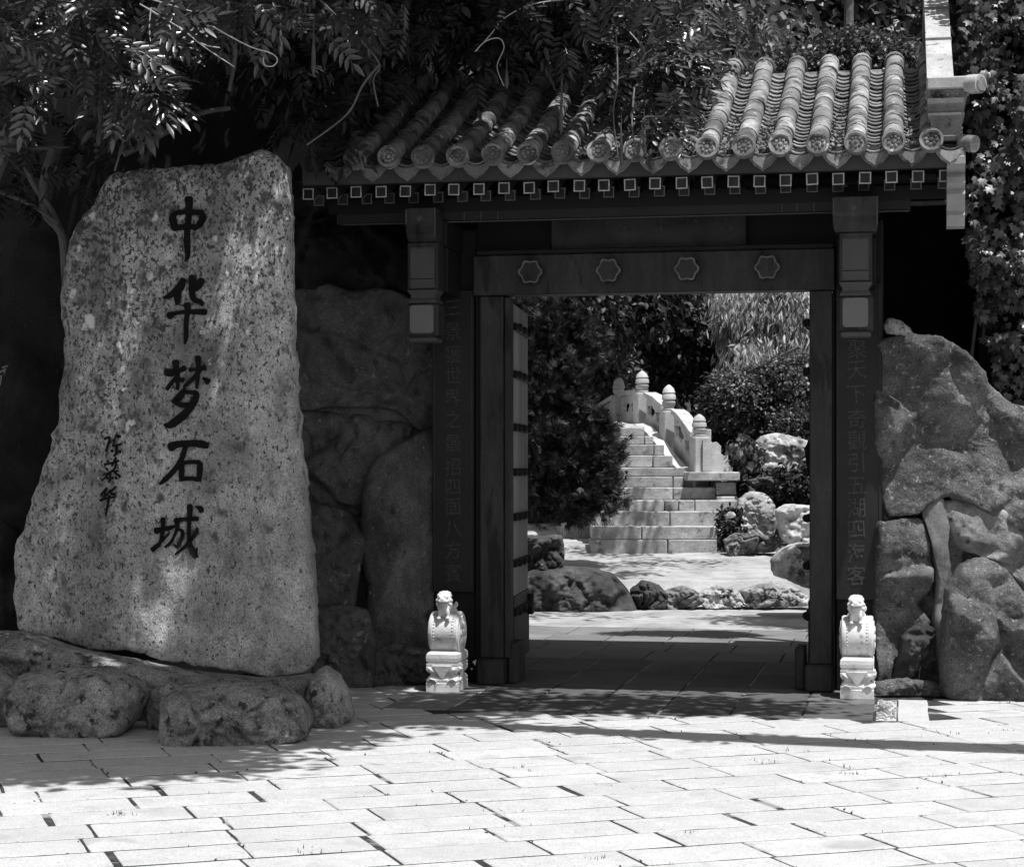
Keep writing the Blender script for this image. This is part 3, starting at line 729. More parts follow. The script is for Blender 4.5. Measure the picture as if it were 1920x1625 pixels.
# ---- couplet boards with their characters
def glyph_mesh(ch, size):
    c = bpy.data.curves.new('character', 'FONT'); c.body = ch; c.size = size; c.offset = size * .004; c.resolution_u = 3
    to = bpy.data.objects.new('character_source', c); C.objects.link(to)
    dg = bpy.context.evaluated_depsgraph_get(); me = bpy.data.meshes.new_from_object(to.evaluated_get(dg)); me.name = 'character'
    C.objects.unlink(to); bpy.data.objects.remove(to); bpy.data.curves.remove(c)
    return me
def couplet(x0, x1, ztop, zbot, chars, ys_px, pxc, sz):
    b = part(MB().bevbox((x0, 13.965, zbot), (x1, 14.005, ztop), .005), 'couplet_board', mat('couplet_board_paint', .010, .016, 4, .55, .3, .15, 40, big=.3))
    for s in (0, 1):
        xx = x0 + .012 if s == 0 else x1 - .020
        MB().box((xx, 13.957, zbot + .02), (xx + .008, 13.9645, ztop - .02)).obj('board_bead', M_paint, b)
    for ch, y in zip(chars, ys_px):
        p = atY(pxc, y, 13.96); me = glyph_mesh(ch, sz)
        if not me.vertices: continue
        mtx = Matrix.Translation(p + Vector((-.5 * sz * .92, 0, -.35 * sz))) @ Matrix.Rotation(math.pi / 2, 4, 'X') @ Matrix.Shear('XY', 4, (.0, .0)) @ Matrix.Diagonal((.92, .98, 1, 1)) @ Matrix.Rotation(math.radians(rnd.uniform(-2, 2) + 3), 4, 'Z')
        link_mesh('carved_character', me, b, mtx, M_letter)
couplet(-3.345, -3.035, 2.85, .66, '三景獲世界之最招四面八方賓', [578, 622, 665, 705, 748, 787, 832, 876, 914, 950, 992, 1032, 1075], 850, .142)
couplet(-.450, -.130, 2.85, .64, '聚天下奇觀引五湖四海客', [655, 694, 740, 786, 826, 868, 910, 953, 993, 1038, 1080], 1607, .150)
# visible feet of the name board characters, as written
def ribbon_pts(stroke, sub=8):
    P = stroke; n = len(P); out = []
    for i in range(n - 1):
        p0, p1, p2, p3 = P[max(i-1, 0)], P[i], P[i+1], P[min(i+2, n-1)]
        for k in range(sub):
            t = k / sub
            out.append(tuple(.5 * ((2*b) + (c-a)*t + (2*a-5*b+4*c-d)*t*t + (3*b-a-3*c+d)*t**3) for a, b, c, d in zip(p0, p1, p2, p3)))
    out.append(P[-1]); return out
def stroke_faces(stroke, off, s, place, mb, lift):
    pts = ribbon_pts(stroke); m = len(pts); rows = []
    for i, (x, y, w_) in enumerate(pts):
        a = pts[max(i-1, 0)]; b = pts[min(i+1, m-1)]; dx, dy = b[0]-a[0], b[1]-a[1]; l = math.hypot(dx, dy) or 1; nx_, ny_ = -dy/l, dx/l
        w_ = max(w_, 4)
        rows.append([(x + nx_ * w_ * .5 * u, y + ny_ * w_ * .5 * u) for u in (-1, -.6, 0, .6, 1)])
    # round caps
    def cap(i, sg):
        x, y, w_ = pts[i]; a = pts[max(i-1, 0)]; b = pts[min(i+1, m-1)]; dx, dy = b[0]-a[0], b[1]-a[1]; l = math.hypot(dx, dy) or 1; dx, dy = dx/l*sg, dy/l*sg
        r_ = max(w_, 4) * .5; nx_, ny_ = -dy*sg, dx*sg; o_ = []
        for q in (.55, .88):
            h = math.sqrt(1 - q*q); o_.append([(x + dx*r_*q*.8 + nx_*r_*h*u, y + dy*r_*q*.8 + ny_*r_*h*u) for u in (-1, -.5, 0, .5, 1)])
        return o_
    c0 = cap(0, -1)[::-1]; c1 = cap(m-1, 1); rows = c0 + rows + c1
    b = len(mb.v)
    for r in rows:
        for kk, (x, y) in enumerate(r): mb.v.append(place(off[0] + x / s, off[1] + y / s, lift + (.005, .0015, 0, .0015, .005)[kk] * (1 if s > 10 else .3)))
    for i in range(len(rows) - 1):
        for k in range(4): mb.f.append((b+i*5+k, b+i*5+k+1, b+(i+1)*5+k+1, b+(i+1)*5+k))
nb = lambda x, y, lift: atY(x, y, 13.976 - lift)
for off, strokes in (((1020, 390), [[(600,60,30),(560,110,26),(500,150,14)], [(560,90,40),(590,110,40)], [(700,70,30),(705,120,26)], [(600,100,30),(680,150,20),(760,190,26),(820,190,30)]]),
                     ((1020, 390), [[(960,70,26),(950,110,26),(985,120,22),(1010,80,20),(975,75,16)], [(1045,60,26),(1050,140,22),(1055,210,24),(1010,195,12)]]),
                     ((1020, 390), [[(1200,95,26),(1225,105,34),(1270,75,14)], [(1290,85,24),(1310,120,30)], [(1340,80,16),(1400,85,22),(1395,118,26),(1345,122,22)]]),
                     ((1020, 390), [[(1590,70,24),(1580,105,24),(1620,110,20),(1640,75,18),(1600,70,16)], [(1670,60,26),(1675,130,22),(1682,195,26),(1630,175,12)]])):
    mb = MB()
    for q, st in enumerate(strokes): stroke_faces(st, off, 4.8, nb, mb, .0003 * q)
    mb.obj('carved_character', M_letter, board)

# ---- open door leaves, swung back past square
def door_leaf(hx, hy, ang, W, side):
    """leaf modelled along +Y from its hinge, face towards the opening at local +X*side"""
    mt = Matrix.Translation((hx, hy, 0)) @ Matrix.Rotation(ang, 4, 'Z')
    S_ = lambda a, b: (min(a * side, b * side), max(a * side, b * side))
    def bx(xa, xb, ya, yb, za, zb, r=.004):
        a, b = S_(xa, xb); return MB().bevbox((a, ya, za), (b, yb, zb), r)
    dl = bx(-.055, -.012, 0, W, .12, 2.78).obj('door_leaf', M_doorplank, gate, False, mt)
    for k in range(6):
        bx(-.0115, 0, W * k / 6 + .003, W * (k + 1) / 6 - .003, .13, 2.77, .002).obj('plank', M_doorplank, dl, False, mt)
    for z in (2.60, 2.25, 1.86, 1.53, 1.20, .86, .50):
        bx(.0005, .035, -.01, W + .035, z - .028, z + .028, .010).obj('iron_batten', M_paint2, dl, False, mt)
        for yk in (.12, .42, .75):
            MB().lathe([(.030, 0), (.026, .018 * side), (.008, .028 * side)], (.034 * side, yk, z), 10, 'X').obj('door_stud', M_paint2, dl, True, mt)
    bx(.0005, .012, 0, W, .12, .62).obj('kick_plate', M_paint, dl, False, mt)
    bx(.013, .05, W - .10, W + .02, .42, .58).obj('bottom_block', M_paint2, dl, False, mt)
    MB().tube([(.05 * side, W - .22, 1.76), (.075 * side, W - .22, 1.70), (.075 * side, W - .22, 1.60), (.05 * side, W - .22, 1.52)], [.03, .035, .02, .02], 8).obj('door_knocker', M_paint2, dl, True, mt)
    return dl
door_leaf(-2.80, 14.22, math.radians(4.5), 1.02, 1)
door_leaf(-.640, 14.22, math.radians(-2), 1.02, -1)

# ================================================================== STONE DRUM LIONS by the columns
def drum_lion(x0, x1, yf, label, lioncx):
    root = thing('drum_stone_lion', label, 'stone carving', ((x0+x1)/2, yf + .16, 0), group='carved lion drum stones at the gate')
    w_ = x1 - x0; xc = (x0 + x1) / 2; D = .33
    def slabp(prof, name):
        mb = MB(); k = len(prof); V = []
        for ins, z in prof:
            V += [(x0+ins, yf+ins, z), (x1-ins, yf+ins, z), (x1-ins, yf+D-ins, z), (x0+ins, yf+D-ins, z)]
        Fs = [(0,3,2,1)] + [(4*i+a, 4*i+(a+1) % 4, 4*i+4+(a+1) % 4, 4*i+4+a) for i in range(k-1) for a in range(4)] + [(4*k-4, 4*k-3, 4*k-2, 4*k-1)]
        return mb.add(V, Fs).obj(name, M_marble, root)
    slabp([(.004, 0), (0, .004), (0, .062), (.004, .068)], 'plinth')
    b = slabp([(.003, .069), (.001, .085), (.012, .105), (.026, .118), (.026, .128), (.012, .135), (.002, .150), (.0, .172), (.004, .182), (.001, .186), (.001, .200)], 'waisted_base')
    # hanging cloth triangle and corner leaves carved on the front and inner side
    for side in (0, 1):
        def T(u, d, z):      # u across the face, d proud
            return Vector((xc + u, yf - d, z)) if side == 0 else Vector((x1 + d, yf + D/2 + u, z))
        mb = MB().add([T(-.072, -.004, .186), T(.072, -.004, .186), T(.012, -.014, .092), T(-.012, -.014, .092), T(-.066, .010, .184), T(.066, .010, .184), T(.006, .000, .098), T(-.006, .000, .098)], [(4,5,6,7),(0,4,7,3),(1,2,6,5),(3,7,6,2),(0,1,5,4)])
        mb.obj('carved_cloth', M_marble, b)
        for s in (-1, 1):
            cc = [T(s * u, d, z) for u, d, z in ((.095, .0, .165), (.080, .006, .158), (.068, .002, .145), (.078, -.006, .135))]
            MB().tube(cc, [.010, .012, .010, .006], 6).obj('carved_curl', M_marble, b, True)
            cc = [T(s * u, d, z) for u, d, z in ((.100, .0, .078), (.080, .004, .092), (.055, -.002, .084), (.040, .002, .072))]
            MB().tube(cc, [.007, .010, .009, .005], 6).obj('carved_curl', M_marble, b, True)
    slabp([(.010, .201), (.010, .206)], 'base_joint')
    slabp([(.008, .2065), (.001, .215), (-.001, .235), (.001, .262), (.012, .275), (.02, .28)], 'cushion')
    # drum: axis across, shallow flange and studs at both rims
    R_ = .150; cz = .405; cy = yf + .016 + R_
    dm = MB().lathe([(R_*.80, 0), (R_*.95, .002), (R_, .012), (R_, .030), (R_*.965, .034), (R_*.97, w_*.5), (R_*.965, w_-.034-.012), (R_, w_-.030-.012), (R_, w_-.020), (R_*.95, w_-.012), (R_*.80, w_-.010)], (x0 + .006, cy, cz), 40, 'X')
    d_ = dm.obj('drum', M_marble, root, True)
    st = MB()
    for k in range(40):
        a = 2 * math.pi * k / 40
        for xx in (x0 + .046, x1 - .046):
            c = Vector((xx, cy + R_*.972*math.cos(a), cz + R_*.972*math.sin(a)))
            st.tube([c + Vector((-.005, 0, 0)), c, c + Vector((.005, 0, 0))], [.003, .0065, .003], 5)
    o_ = st.obj('drum_studs', M_marble, d_, True); o_['kind'] = 'stuff'
    for xx, s in ((x0 + .004, -1), (x1 - .004, 1)):
        rf = MB().lathe([(R_*.78, 0), (R_*.76, s*.006), (R_*.70, s*.002), (R_*.66, s*.004)], (xx, cy, cz), 32, 'X')
        for k in range(6):
            a = 2 * math.pi * k / 6; rf.lathe([(.03, 0), (.024, s*.010), (.006, s*.013)], (xx + s*.002, cy + .06*math.cos(a), cz + .06*math.sin(a)), 10, 'X')
        rf.lathe([(.026, 0), (.02, s*.012), (.004, s*.015)], (xx + s*.002, cy, cz), 10, 'X')
        rf.obj('drum_rosette', M_marble, d_, True)
    # lion, one voxel-remeshed body
    bm = bmesh.new()
    def ball(c, r, sc_=(1, 1, 1), rot=None):
        m = Matrix.Translation((lioncx + c[0], yf + c[1], c[2])) @ (rot or Matrix.Identity(4)) @ Matrix.Diagonal((sc_[0], sc_[1], sc_[2], 1))
        bmesh.ops.create_icosphere(bm, subdivisions=3, radius=r, matrix=m)
    ball((0, .115, .595), .055, (.95, 1.25, 1.0)); ball((0, .17, .565), .055, (1, 1.4, .8)); ball((0, .07, .575), .040, (1.0, .9, 1.5))
    for s in (-1, 1):
        ball((s*.030, .045, .545), .016, (.9, .9, 2.2)); ball((s*.032, .034, .513), .016, (1, 1.3, .7)); ball((s*.040, .20, .545), .032, (.8, 1.3, 1))
    ball((0, .075, .638), .052, (1.0, .92, .98))                    # head
    ball((0, .034, .632), .034, (1.15, .75, .62)); ball((0, .036, .607), .030, (1.1, .7, .55))      # muzzle, lower jaw
    ball((0, .018, .645), .013, (1.3, .7, .8))                      # nose
    for s in (-1, 1):
        ball((s*.022, .030, .658), .0115); ball((s*.023, .036, .668), .012, (1.4, .8, .6)); ball((s*.020, .022, .632), .014, (1.1, .8, .8))
        ball((s*.043, .072, .668), .014, (.8, .8, 1.1)); ball((s*.047, .065, .635), .015); ball((s*.045, .062, .608), .015); ball((s*.030, .085, .683), .015)
        ball((s*.036, .06, .585), .014); ball((s*.012, .095, .687), .016)
    ball((.055, .20, .60), .014, (1, 1, 1.6))
    me = bpy.data.meshes.new('lion'); bm.to_mesh(me); bm.free()
    lo = bpy.data.objects.new('lion_source', me); C.objects.link(lo)
    rm = lo.modifiers.new('r', 'REMESH'); rm.mode = 'VOXEL'; rm.voxel_size = .0042
    smo = lo.modifiers.new('s', 'SMOOTH'); smo.iterations = 2; smo.factor = .5
    dg = bpy.context.evaluated_depsgraph_get(); m2 = bpy.data.meshes.new_from_object(lo.evaluated_get(dg)); m2.name = 'lion'
    C.objects.unlink(lo); bpy.data.objects.remove(lo)
    m2.polygons.foreach_set('use_smooth', [True] * len(m2.polygons)); m2.materials.clear(); m2.materials.append(M_marble)
    l = link_mesh('lion', m2, root)
    mo = MB().tube([(lioncx - .034, yf + .022, .622), (lioncx - .018, yf + .008, .619), (lioncx, yf + .005, .620), (lioncx + .018, yf + .008, .619), (lioncx + .034, yf + .022, .622)], [.002, .0032, .0035, .0032, .002], 6)
    mo.obj('mouth_line', M_rock, l, True)
    return root
drum_lion(-3.250, -3.025, 13.38, 'white marble lion on a drum stone at the left column, beside the dark rockery', -3.135)
drum_lion(-.405, -.182, 13.50, 'bright white marble lion on a drum stone before the right couplet column, seen square on', -.300)

# ================================================================== INSCRIBED MONOLITH
mono_outline = [(505,286),(530,300),(546,322),(550,380),(553,480),(555,600),(560,700),(566,780),(573,860),(581,930),(588,1010),(594,1080),(597,1150),(600,1232),(588,1248),(552,1262),(510,1264),(470,1254),(400,1248),(330,1238),(270,1222),(200,1214),(140,1200),(90,1188),(46,1176),(35,1110),(38,1045),(37,1015),(56,988),(64,950),(80,900),(98,855),(108,810),(120,780),(124,700),(126,625),(117,570),(124,520),(135,460),(162,410),(198,352),(225,326),(300,318),(380,316),(440,303),(482,288)]
mono = thing('inscribed_stone', 'tall pale speckled standing stone with five large black carved characters, leaning on its rock base', 'inscribed stone', atD(330, 1240, 12.7))
slabo = rock('stone_slab', mono_outline, 12.75, .26, M_mono, mono, flat=5.0, amp=.030, fs=1.7, seed=3, n=260, K=60, facets=.8, center=(340, 800), edge=.02)
bv = BVHTree.FromPolygons([v.co.copy() for v in slabo.data.vertices], [tuple(p.vertices) for p in slabo.data.polygons])
def onstone(x, y, lift):
    d = ray(x, y).normalized(); h = bv.ray_cast(CAM, d)
    p = h[0] if h[0] is not None else atD(x, y, 12.45)
    return p - d * (.011 + lift)
def character(off, s, strokes, name='carved_character', k=1.0, label=None):
    mb = MB()
    for q, st in enumerate(strokes): stroke_faces([(a, b, c * k) for a, b, c in st], off, s, onstone, mb, .0004 * q)
    o = link_mesh(name, mesh_py(name, mb.v, mb.f, True), mono, None, M_ink)
    if label: o['label'] = label
character((300, 370), 11.607, [[(625,40,190),(635,300,150),(595,700,140),(590,1000,150),(600,1280,110),(545,1390,40)], [(330,340,110),(275,470,170),(340,680,150)], [(330,335,90),(620,325,110),(900,335,130)], [(910,340,130),(930,460,160),(840,610,130),(740,665,110)], [(340,660,130),(590,645,130),(800,640,110)]], label='large black character at the top of the stone')
character((300, 510), 11.607, [[(500,170,130),(450,310,190),(330,430,160),(200,520,120),(90,560,60)], [(400,330,150),(385,560,160),(370,690,90)], [(690,110,140),(715,260,190),(700,450,140),(740,590,130),(880,655,110),(920,710,90)], [(900,190,170),(850,300,140),(760,380,110)], [(210,950,170),(330,900,90),(500,875,90),(750,865,120),(980,868,140)], [(590,720,170),(600,850,130),(570,1100,110),(565,1400,110),(540,1560,50)]])
character((290, 650), 10.158, [[(400,300,150),(410,420,110),(440,600,90),(435,800,70)], [(235,490,150),(330,490,150),(480,450,90),(560,410,120)], [(400,590,80),(310,700,80),(240,800,80)], [(480,600,50),(530,635,110)], [(820,210,130),(830,400,90),(820,600,80),(800,780,60)], [(670,440,80),(800,430,70),(950,400,110)], [(850,470,90),(740,600,90),(640,690,80),(560,760,60)], [(930,600,60),(1010,660,130)], [(570,800,70),(500,920,140),(400,1020,130),(340,1050,60)], [(600,860,80),(780,880,90),(800,915,110)], [(800,920,120),(740,1060,150),(600,1250,150),(430,1400,160),(290,1490,130),(190,1490,60)], [(400,1060,90),(520,1110,100),(640,1100,90)]])
character((280, 810), 14.775, [[(600,410,260),(800,335,190),(1200,310,190),(1450,335,210),(1590,370,180)], [(990,420,150),(930,650,150),(800,900,150),(620,1130,150),(430,1320,140),(290,1430,80)], [(905,930,140),(895,1130,170),(890,1320,140)], [(950,845,110),(1200,825,120),(1390,840,130)], [(1400,880,170),(1395,1100,170),(1370,1320,140)], [(920,1290,140),(1150,1280,120),(1350,1305,140)]])
character((270, 935), 13.54, [[(480,520,140),(480,750,110),(445,1000,110),(405,1120,90)], [(310,810,170),(480,770,120),(640,740,120),(780,690,60)], [(220,1290,130),(340,1180,110),(480,1040,70),(635,885,50)], [(800,550,130),(1000,520,110),(1200,510,110),(1350,505,130)], [(840,600,130),(840,740,100),(765,950,70),(680,1100,80),(530,1225,50)], [(880,775,80),(975,830,100),(960,980,110),(890,1150,110),(835,1220,90),(750,1150,40)], [(1160,190,160),(1160,400,140),(1140,650,100),(1140,900,110),(1165,1150,140),(1240,1350,180),(1310,1460,150)], [(1320,1380,80),(1345,1240,40)], [(1350,730,50),(1330,850,110),(1230,1000,100),(1100,1160,110),(950,1290,80),(800,1405,60)], [(1320,195,50),(1430,245,140),(1455,310,140)]], label='large black character at the foot of the column of writing')
sg = (175, 805)
character(sg, 9.557, [[(205,170,34),(290,145,30),(255,300,34),(228,390,34)], [(250,290,14),(380,165,18),(412,100,34)], [(405,115,34),(475,128,40)], [(380,190,22),(350,290,26),(420,285,24),(490,262,32)], [(420,280,34),(410,420,38),(370,475,26)], [(335,375,40),(338,392,36)], [(472,390,44),(478,408,40)]], name='signature_character', k=1.35)
character(sg, 9.557, [[(200,625,30),(330,600,30),(450,560,32)], [(402,512,36),(330,650,26)], [(255,560,30),(282,610,22)], [(410,580,30),(380,700,28),(280,790,30),(155,915,22)], [(175,825,22),(300,760,24),(450,740,22)], [(375,765,26),(475,838,36)], [(232,698,30),(255,735,24)], [(300,800,26),(302,890,30),(272,948,20)], [(250,865,34),(252,882,34)], [(345,860,34),(348,876,30)], [(408,862,38),(410,880,34)]], name='signature_character', k=1.35)
character(sg, 9.557, [[(240,1050,32),(135,1175,32)], [(212,1105,30),(202,1205,34)], [(208,1200,24),(290,1110,28)], [(400,1030,32),(310,1110,30)], [(300,1090,34),(330,1150,34),(390,1158,38)], [(125,1268,36),(250,1230,30),(385,1210,30)], [(280,1190,40),(262,1330,36),(222,1540,24)]], name='signature_character', k=1.35)

# ---- rocks under and round the monolith
def boulder(outline, d, thick, m, label, seed, **kw):
    y0_, y1_ = min(p[1] for p in outline), max(p[1] for p in outline)
    if d < 13:
        d += .22; outline = [(p[0], p[1] + (12 if p[1] > y1_ - .30 * (y1_ - y0_) else 0)) for p in outline]
    o = rock('boulder', outline, d, thick, m, None, seed=seed, **kw); tag(o, label, 'rock', 'loose rocks'); return o
o = rock('rock_ledge', [(-60,1190),(45,1182),(140,1212),(260,1235),(360,1255),(500,1270),(590,1262),(610,1280),(600,1340),(520,1360),(300,1350),(150,1330),(-60,1330)], 12.5, .36, M_baserock, None, flat=3, amp=.05, seed=8, n=160, center=(280, 1275))
tag(o, 'long low rock ledge directly under the inscribed standing stone', 'rock')
boulder([(22,1290),(45,1262),(110,1252),(200,1248),(250,1262),(275,1290),(272,1320),(250,1352),(190,1365),(90,1364),(35,1350),(18,1325)], 11.55, .40, M_baserock, 'dark rounded rock at the left foot of the inscribed stone', 11, flat=2.6, amp=.05, n=120, K=30)
boulder([(305,1330),(312,1300),(345,1282),(430,1278),(500,1280),(545,1290),(572,1312),(588,1340),(580,1365),(520,1385),(420,1392),(320,1386),(302,1365)], 11.25, .42, M_baserock, 'broad mottled rock on the paving in front of the inscribed stone', 12, flat=2.8, amp=.05, n=130, K=32)
boulder([(585,1265),(612,1248),(640,1265),(658,1295),(665,1328),(640,1342),(600,1352),(585,1330),(575,1300)], 11.95, .32, M_baserock, 'smooth rounded rock at the right foot of the inscribed stone', 13, flat=2.3, amp=.04, n=90)
boulder([(272,1330),(285,1296),(320,1275),(345,1290),(340,1330),(320,1362),(290,1360)], 11.7, .18, M_baserock, 'small wedge rock between the two big base rocks', 14, flat=2.2, amp=.03, n=60)
boulder([(-70,1270),(-10,1235),(25,1260),(48,1300),(40,1345),(0,1352),(-70,1340)], 11.9, .3, M_baserock, 'rough rock cut by the left edge beside the dark rounded rock', 15, flat=2.3, amp=.05, n=70)

# ---- left rockery behind the monolith
rl = thing('rockery', 'dark shaded rockery of stacked boulders between the inscribed stone and the gate column', 'rockery', atD(700, 1290, 13.8))
def rk(outline, d, thick, m, seed, parent, **kw): return rock('boulder', outline, d, thick, m, parent, seed=seed, **kw)
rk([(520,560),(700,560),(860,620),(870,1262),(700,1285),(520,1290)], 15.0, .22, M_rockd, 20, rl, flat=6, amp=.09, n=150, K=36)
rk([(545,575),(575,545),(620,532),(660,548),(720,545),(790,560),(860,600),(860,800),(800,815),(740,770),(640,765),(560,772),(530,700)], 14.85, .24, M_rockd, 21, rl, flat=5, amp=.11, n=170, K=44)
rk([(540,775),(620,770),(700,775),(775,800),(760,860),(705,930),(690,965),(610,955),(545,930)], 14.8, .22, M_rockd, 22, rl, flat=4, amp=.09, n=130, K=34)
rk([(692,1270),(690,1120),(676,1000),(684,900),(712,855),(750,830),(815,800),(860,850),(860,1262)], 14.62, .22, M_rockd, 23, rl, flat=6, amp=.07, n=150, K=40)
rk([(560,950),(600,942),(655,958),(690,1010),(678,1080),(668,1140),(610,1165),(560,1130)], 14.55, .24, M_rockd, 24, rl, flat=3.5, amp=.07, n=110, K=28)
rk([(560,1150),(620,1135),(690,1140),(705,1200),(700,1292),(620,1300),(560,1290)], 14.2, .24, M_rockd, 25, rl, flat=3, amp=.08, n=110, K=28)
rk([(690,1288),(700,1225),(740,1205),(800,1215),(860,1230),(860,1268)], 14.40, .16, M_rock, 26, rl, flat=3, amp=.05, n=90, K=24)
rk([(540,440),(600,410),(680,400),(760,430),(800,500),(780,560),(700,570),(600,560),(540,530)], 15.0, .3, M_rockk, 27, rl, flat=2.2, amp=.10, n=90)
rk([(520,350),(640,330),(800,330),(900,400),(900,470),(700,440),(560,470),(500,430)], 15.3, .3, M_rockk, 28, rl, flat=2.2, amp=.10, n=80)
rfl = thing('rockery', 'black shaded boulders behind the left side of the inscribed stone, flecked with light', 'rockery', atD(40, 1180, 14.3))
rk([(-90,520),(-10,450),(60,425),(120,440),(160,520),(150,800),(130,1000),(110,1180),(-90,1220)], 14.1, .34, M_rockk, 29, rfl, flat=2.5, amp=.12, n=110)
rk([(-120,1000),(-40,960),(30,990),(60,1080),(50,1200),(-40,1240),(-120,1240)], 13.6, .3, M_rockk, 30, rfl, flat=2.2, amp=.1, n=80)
mb = MB(); pl = lambda x, y, l: atD(x, y, 13.72 - l)
for q, st in enumerate([[(0,1185,14),(50,1165,16),(105,1190,14)], [(20,1150,14),(60,1135,12)], [(10,1215,14),(0,1290,12)], [(60,1200,12),(100,1225,14),(70,1265,12)], [(35,1180,14),(45,1250,14),(20,1320,12)]]): stroke_faces(st, (0, 420), 4.27, pl, mb, .0004 * q)
mb.obj('painted_character', mat('dull_white_paint', .16, .3, 14, .7, .2, 0), rfl)

# ---- right rockery
rr = thing('rockery', 'tall cemented rock face to the right of the gate, below the ivy', 'rockery', atD(1790, 1300, 13.7))
M_rockf = mat('mottled_rock_face', .10, .22, 8, .88, .25, 1.2, 36, big=.45, bigscale=2.2, spots=[(.05, 7, .56, .12), (.32, 30, .60, .05), (.03, 45, .62, .05)], dist=.008, grain=.5, bump2=.03)
rk([(1635,700),(1800,720),(1900,800),(2080,900),(2080,1320),(1900,1305),(1780,1298),(1635,1290)], 14.0, .16, M_rockf, 40, rr, flat=7, amp=.07, n=180, K=44)
rk([(1635,650),(1690,628),(1750,632),(1800,662),(1845,710),(1890,755),(1960,770),(2060,800),(2090,1030),(1960,1010),(1880,985),(1810,945),(1770,930),(1735,945),(1712,962),(1660,968),(1635,900)], 13.85, .20, M_rockf, 41, rr, flat=6, facets=1.3, amp=.065, n=240, K=56, center=(1790,830))
rk([(1638,985),(1660,975),(1722,968),(1742,1010),(1746,1090),(1722,1130),(1742,1165),(1722,1230),(1690,1288),(1638,1290)], 13.78, .15, M_rockf, 42, rr, flat=5, facets=1.3, amp=.05, n=150, K=40)
rk([(1764,1302),(1764,1180),(1770,1105),(1796,1058),(1842,1042),(1880,1065),(1915,1112),(1980,1170),(2060,1210),(2060,1330),(1900,1318)], 13.45, .26, M_rockf, 43, rr, flat=5, facets=1.3, amp=.055, n=180, K=48)
rk([(1760,940),(1830,930),(1900,965),(1980,1020),(2070,1080),(2070,1240),(1960,1180),(1895,1085),(1845,1040),(1795,1030),(1770,985)], 13.75, .18, mat('sunlit_painted_stone', .20, .42, 5, .9, .2, 1, 30, big=.5, bigscale=2.6, spots=[(.08, 11, .58, .07)], dist=.008, grain=.3, bump2=.03), 44, rr, flat=4.5, facets=1.3, amp=.055, n=150, K=38)  # paler colour paints the sunlit patch onto this boulder
rk([(1745,940),(1778,945),(1806,1000),(1796,1060),(1768,1120),(1772,1294),(1690,1292),(1738,1180),(1750,1120),(1745,1060),(1738,1000)], 13.86, .14, M_rockf, 45, rr, flat=5, amp=.04, n=120, K=30)
rk([(1690,1190),(1725,1165),(1752,1180),(1740,1230),(1700,1275),(1672,1282),(1680,1240)], 13.62, .09, M_rockb, 47, rr, flat=3, amp=.05, n=80)
rk([(1640,1278),(1700,1270),(1780,1284),(1790,1304),(1700,1304),(1640,1300)], 13.5, .08, M_rockf, 48, rr, flat=2.6, amp=.03, n=70)
rock('cement_seam', [(1732,925),(1766,928),(1782,965),(1776,1000),(1782,1060),(1776,1110),(1772,1160),(1778,1220),(1792,1302),(1770,1302),(1753,1220),(1746,1165),(1753,1110),(1752,1060),(1742,1000),(1728,960)], 13.72, .07, M_seam, rr, seed=49, flat=2.2, amp=.03, n=140, K=20, center=(1763,1100), edge=.012)
o = rock('capping_stone', [(1658,608),(1666,596),(1685,600),(1708,618),(1712,630),(1690,628),(1662,625)], 13.55, .07, M_mono, None, seed=50, n=50, K=12, amp=.02)
tag(o, 'small pale stone lying on top of the right rock face beside the column', 'rock', 'loose rocks')

# ---- small loose things: white paper scrap by left lion
pcs = MB().add([atD(886,1240,13.6), atD(893,1236,13.6), atD(891,1247,13.6), atD(884,1256,13.62), atD(887,1253,13.63), atD(882,1251,13.6)], [(0,1,2),(3,4,5)])
tag(pcs.obj('paper_scrap', M_ridge), 'tiny white scrap of paper between the left lion and the door jamb', 'litter')

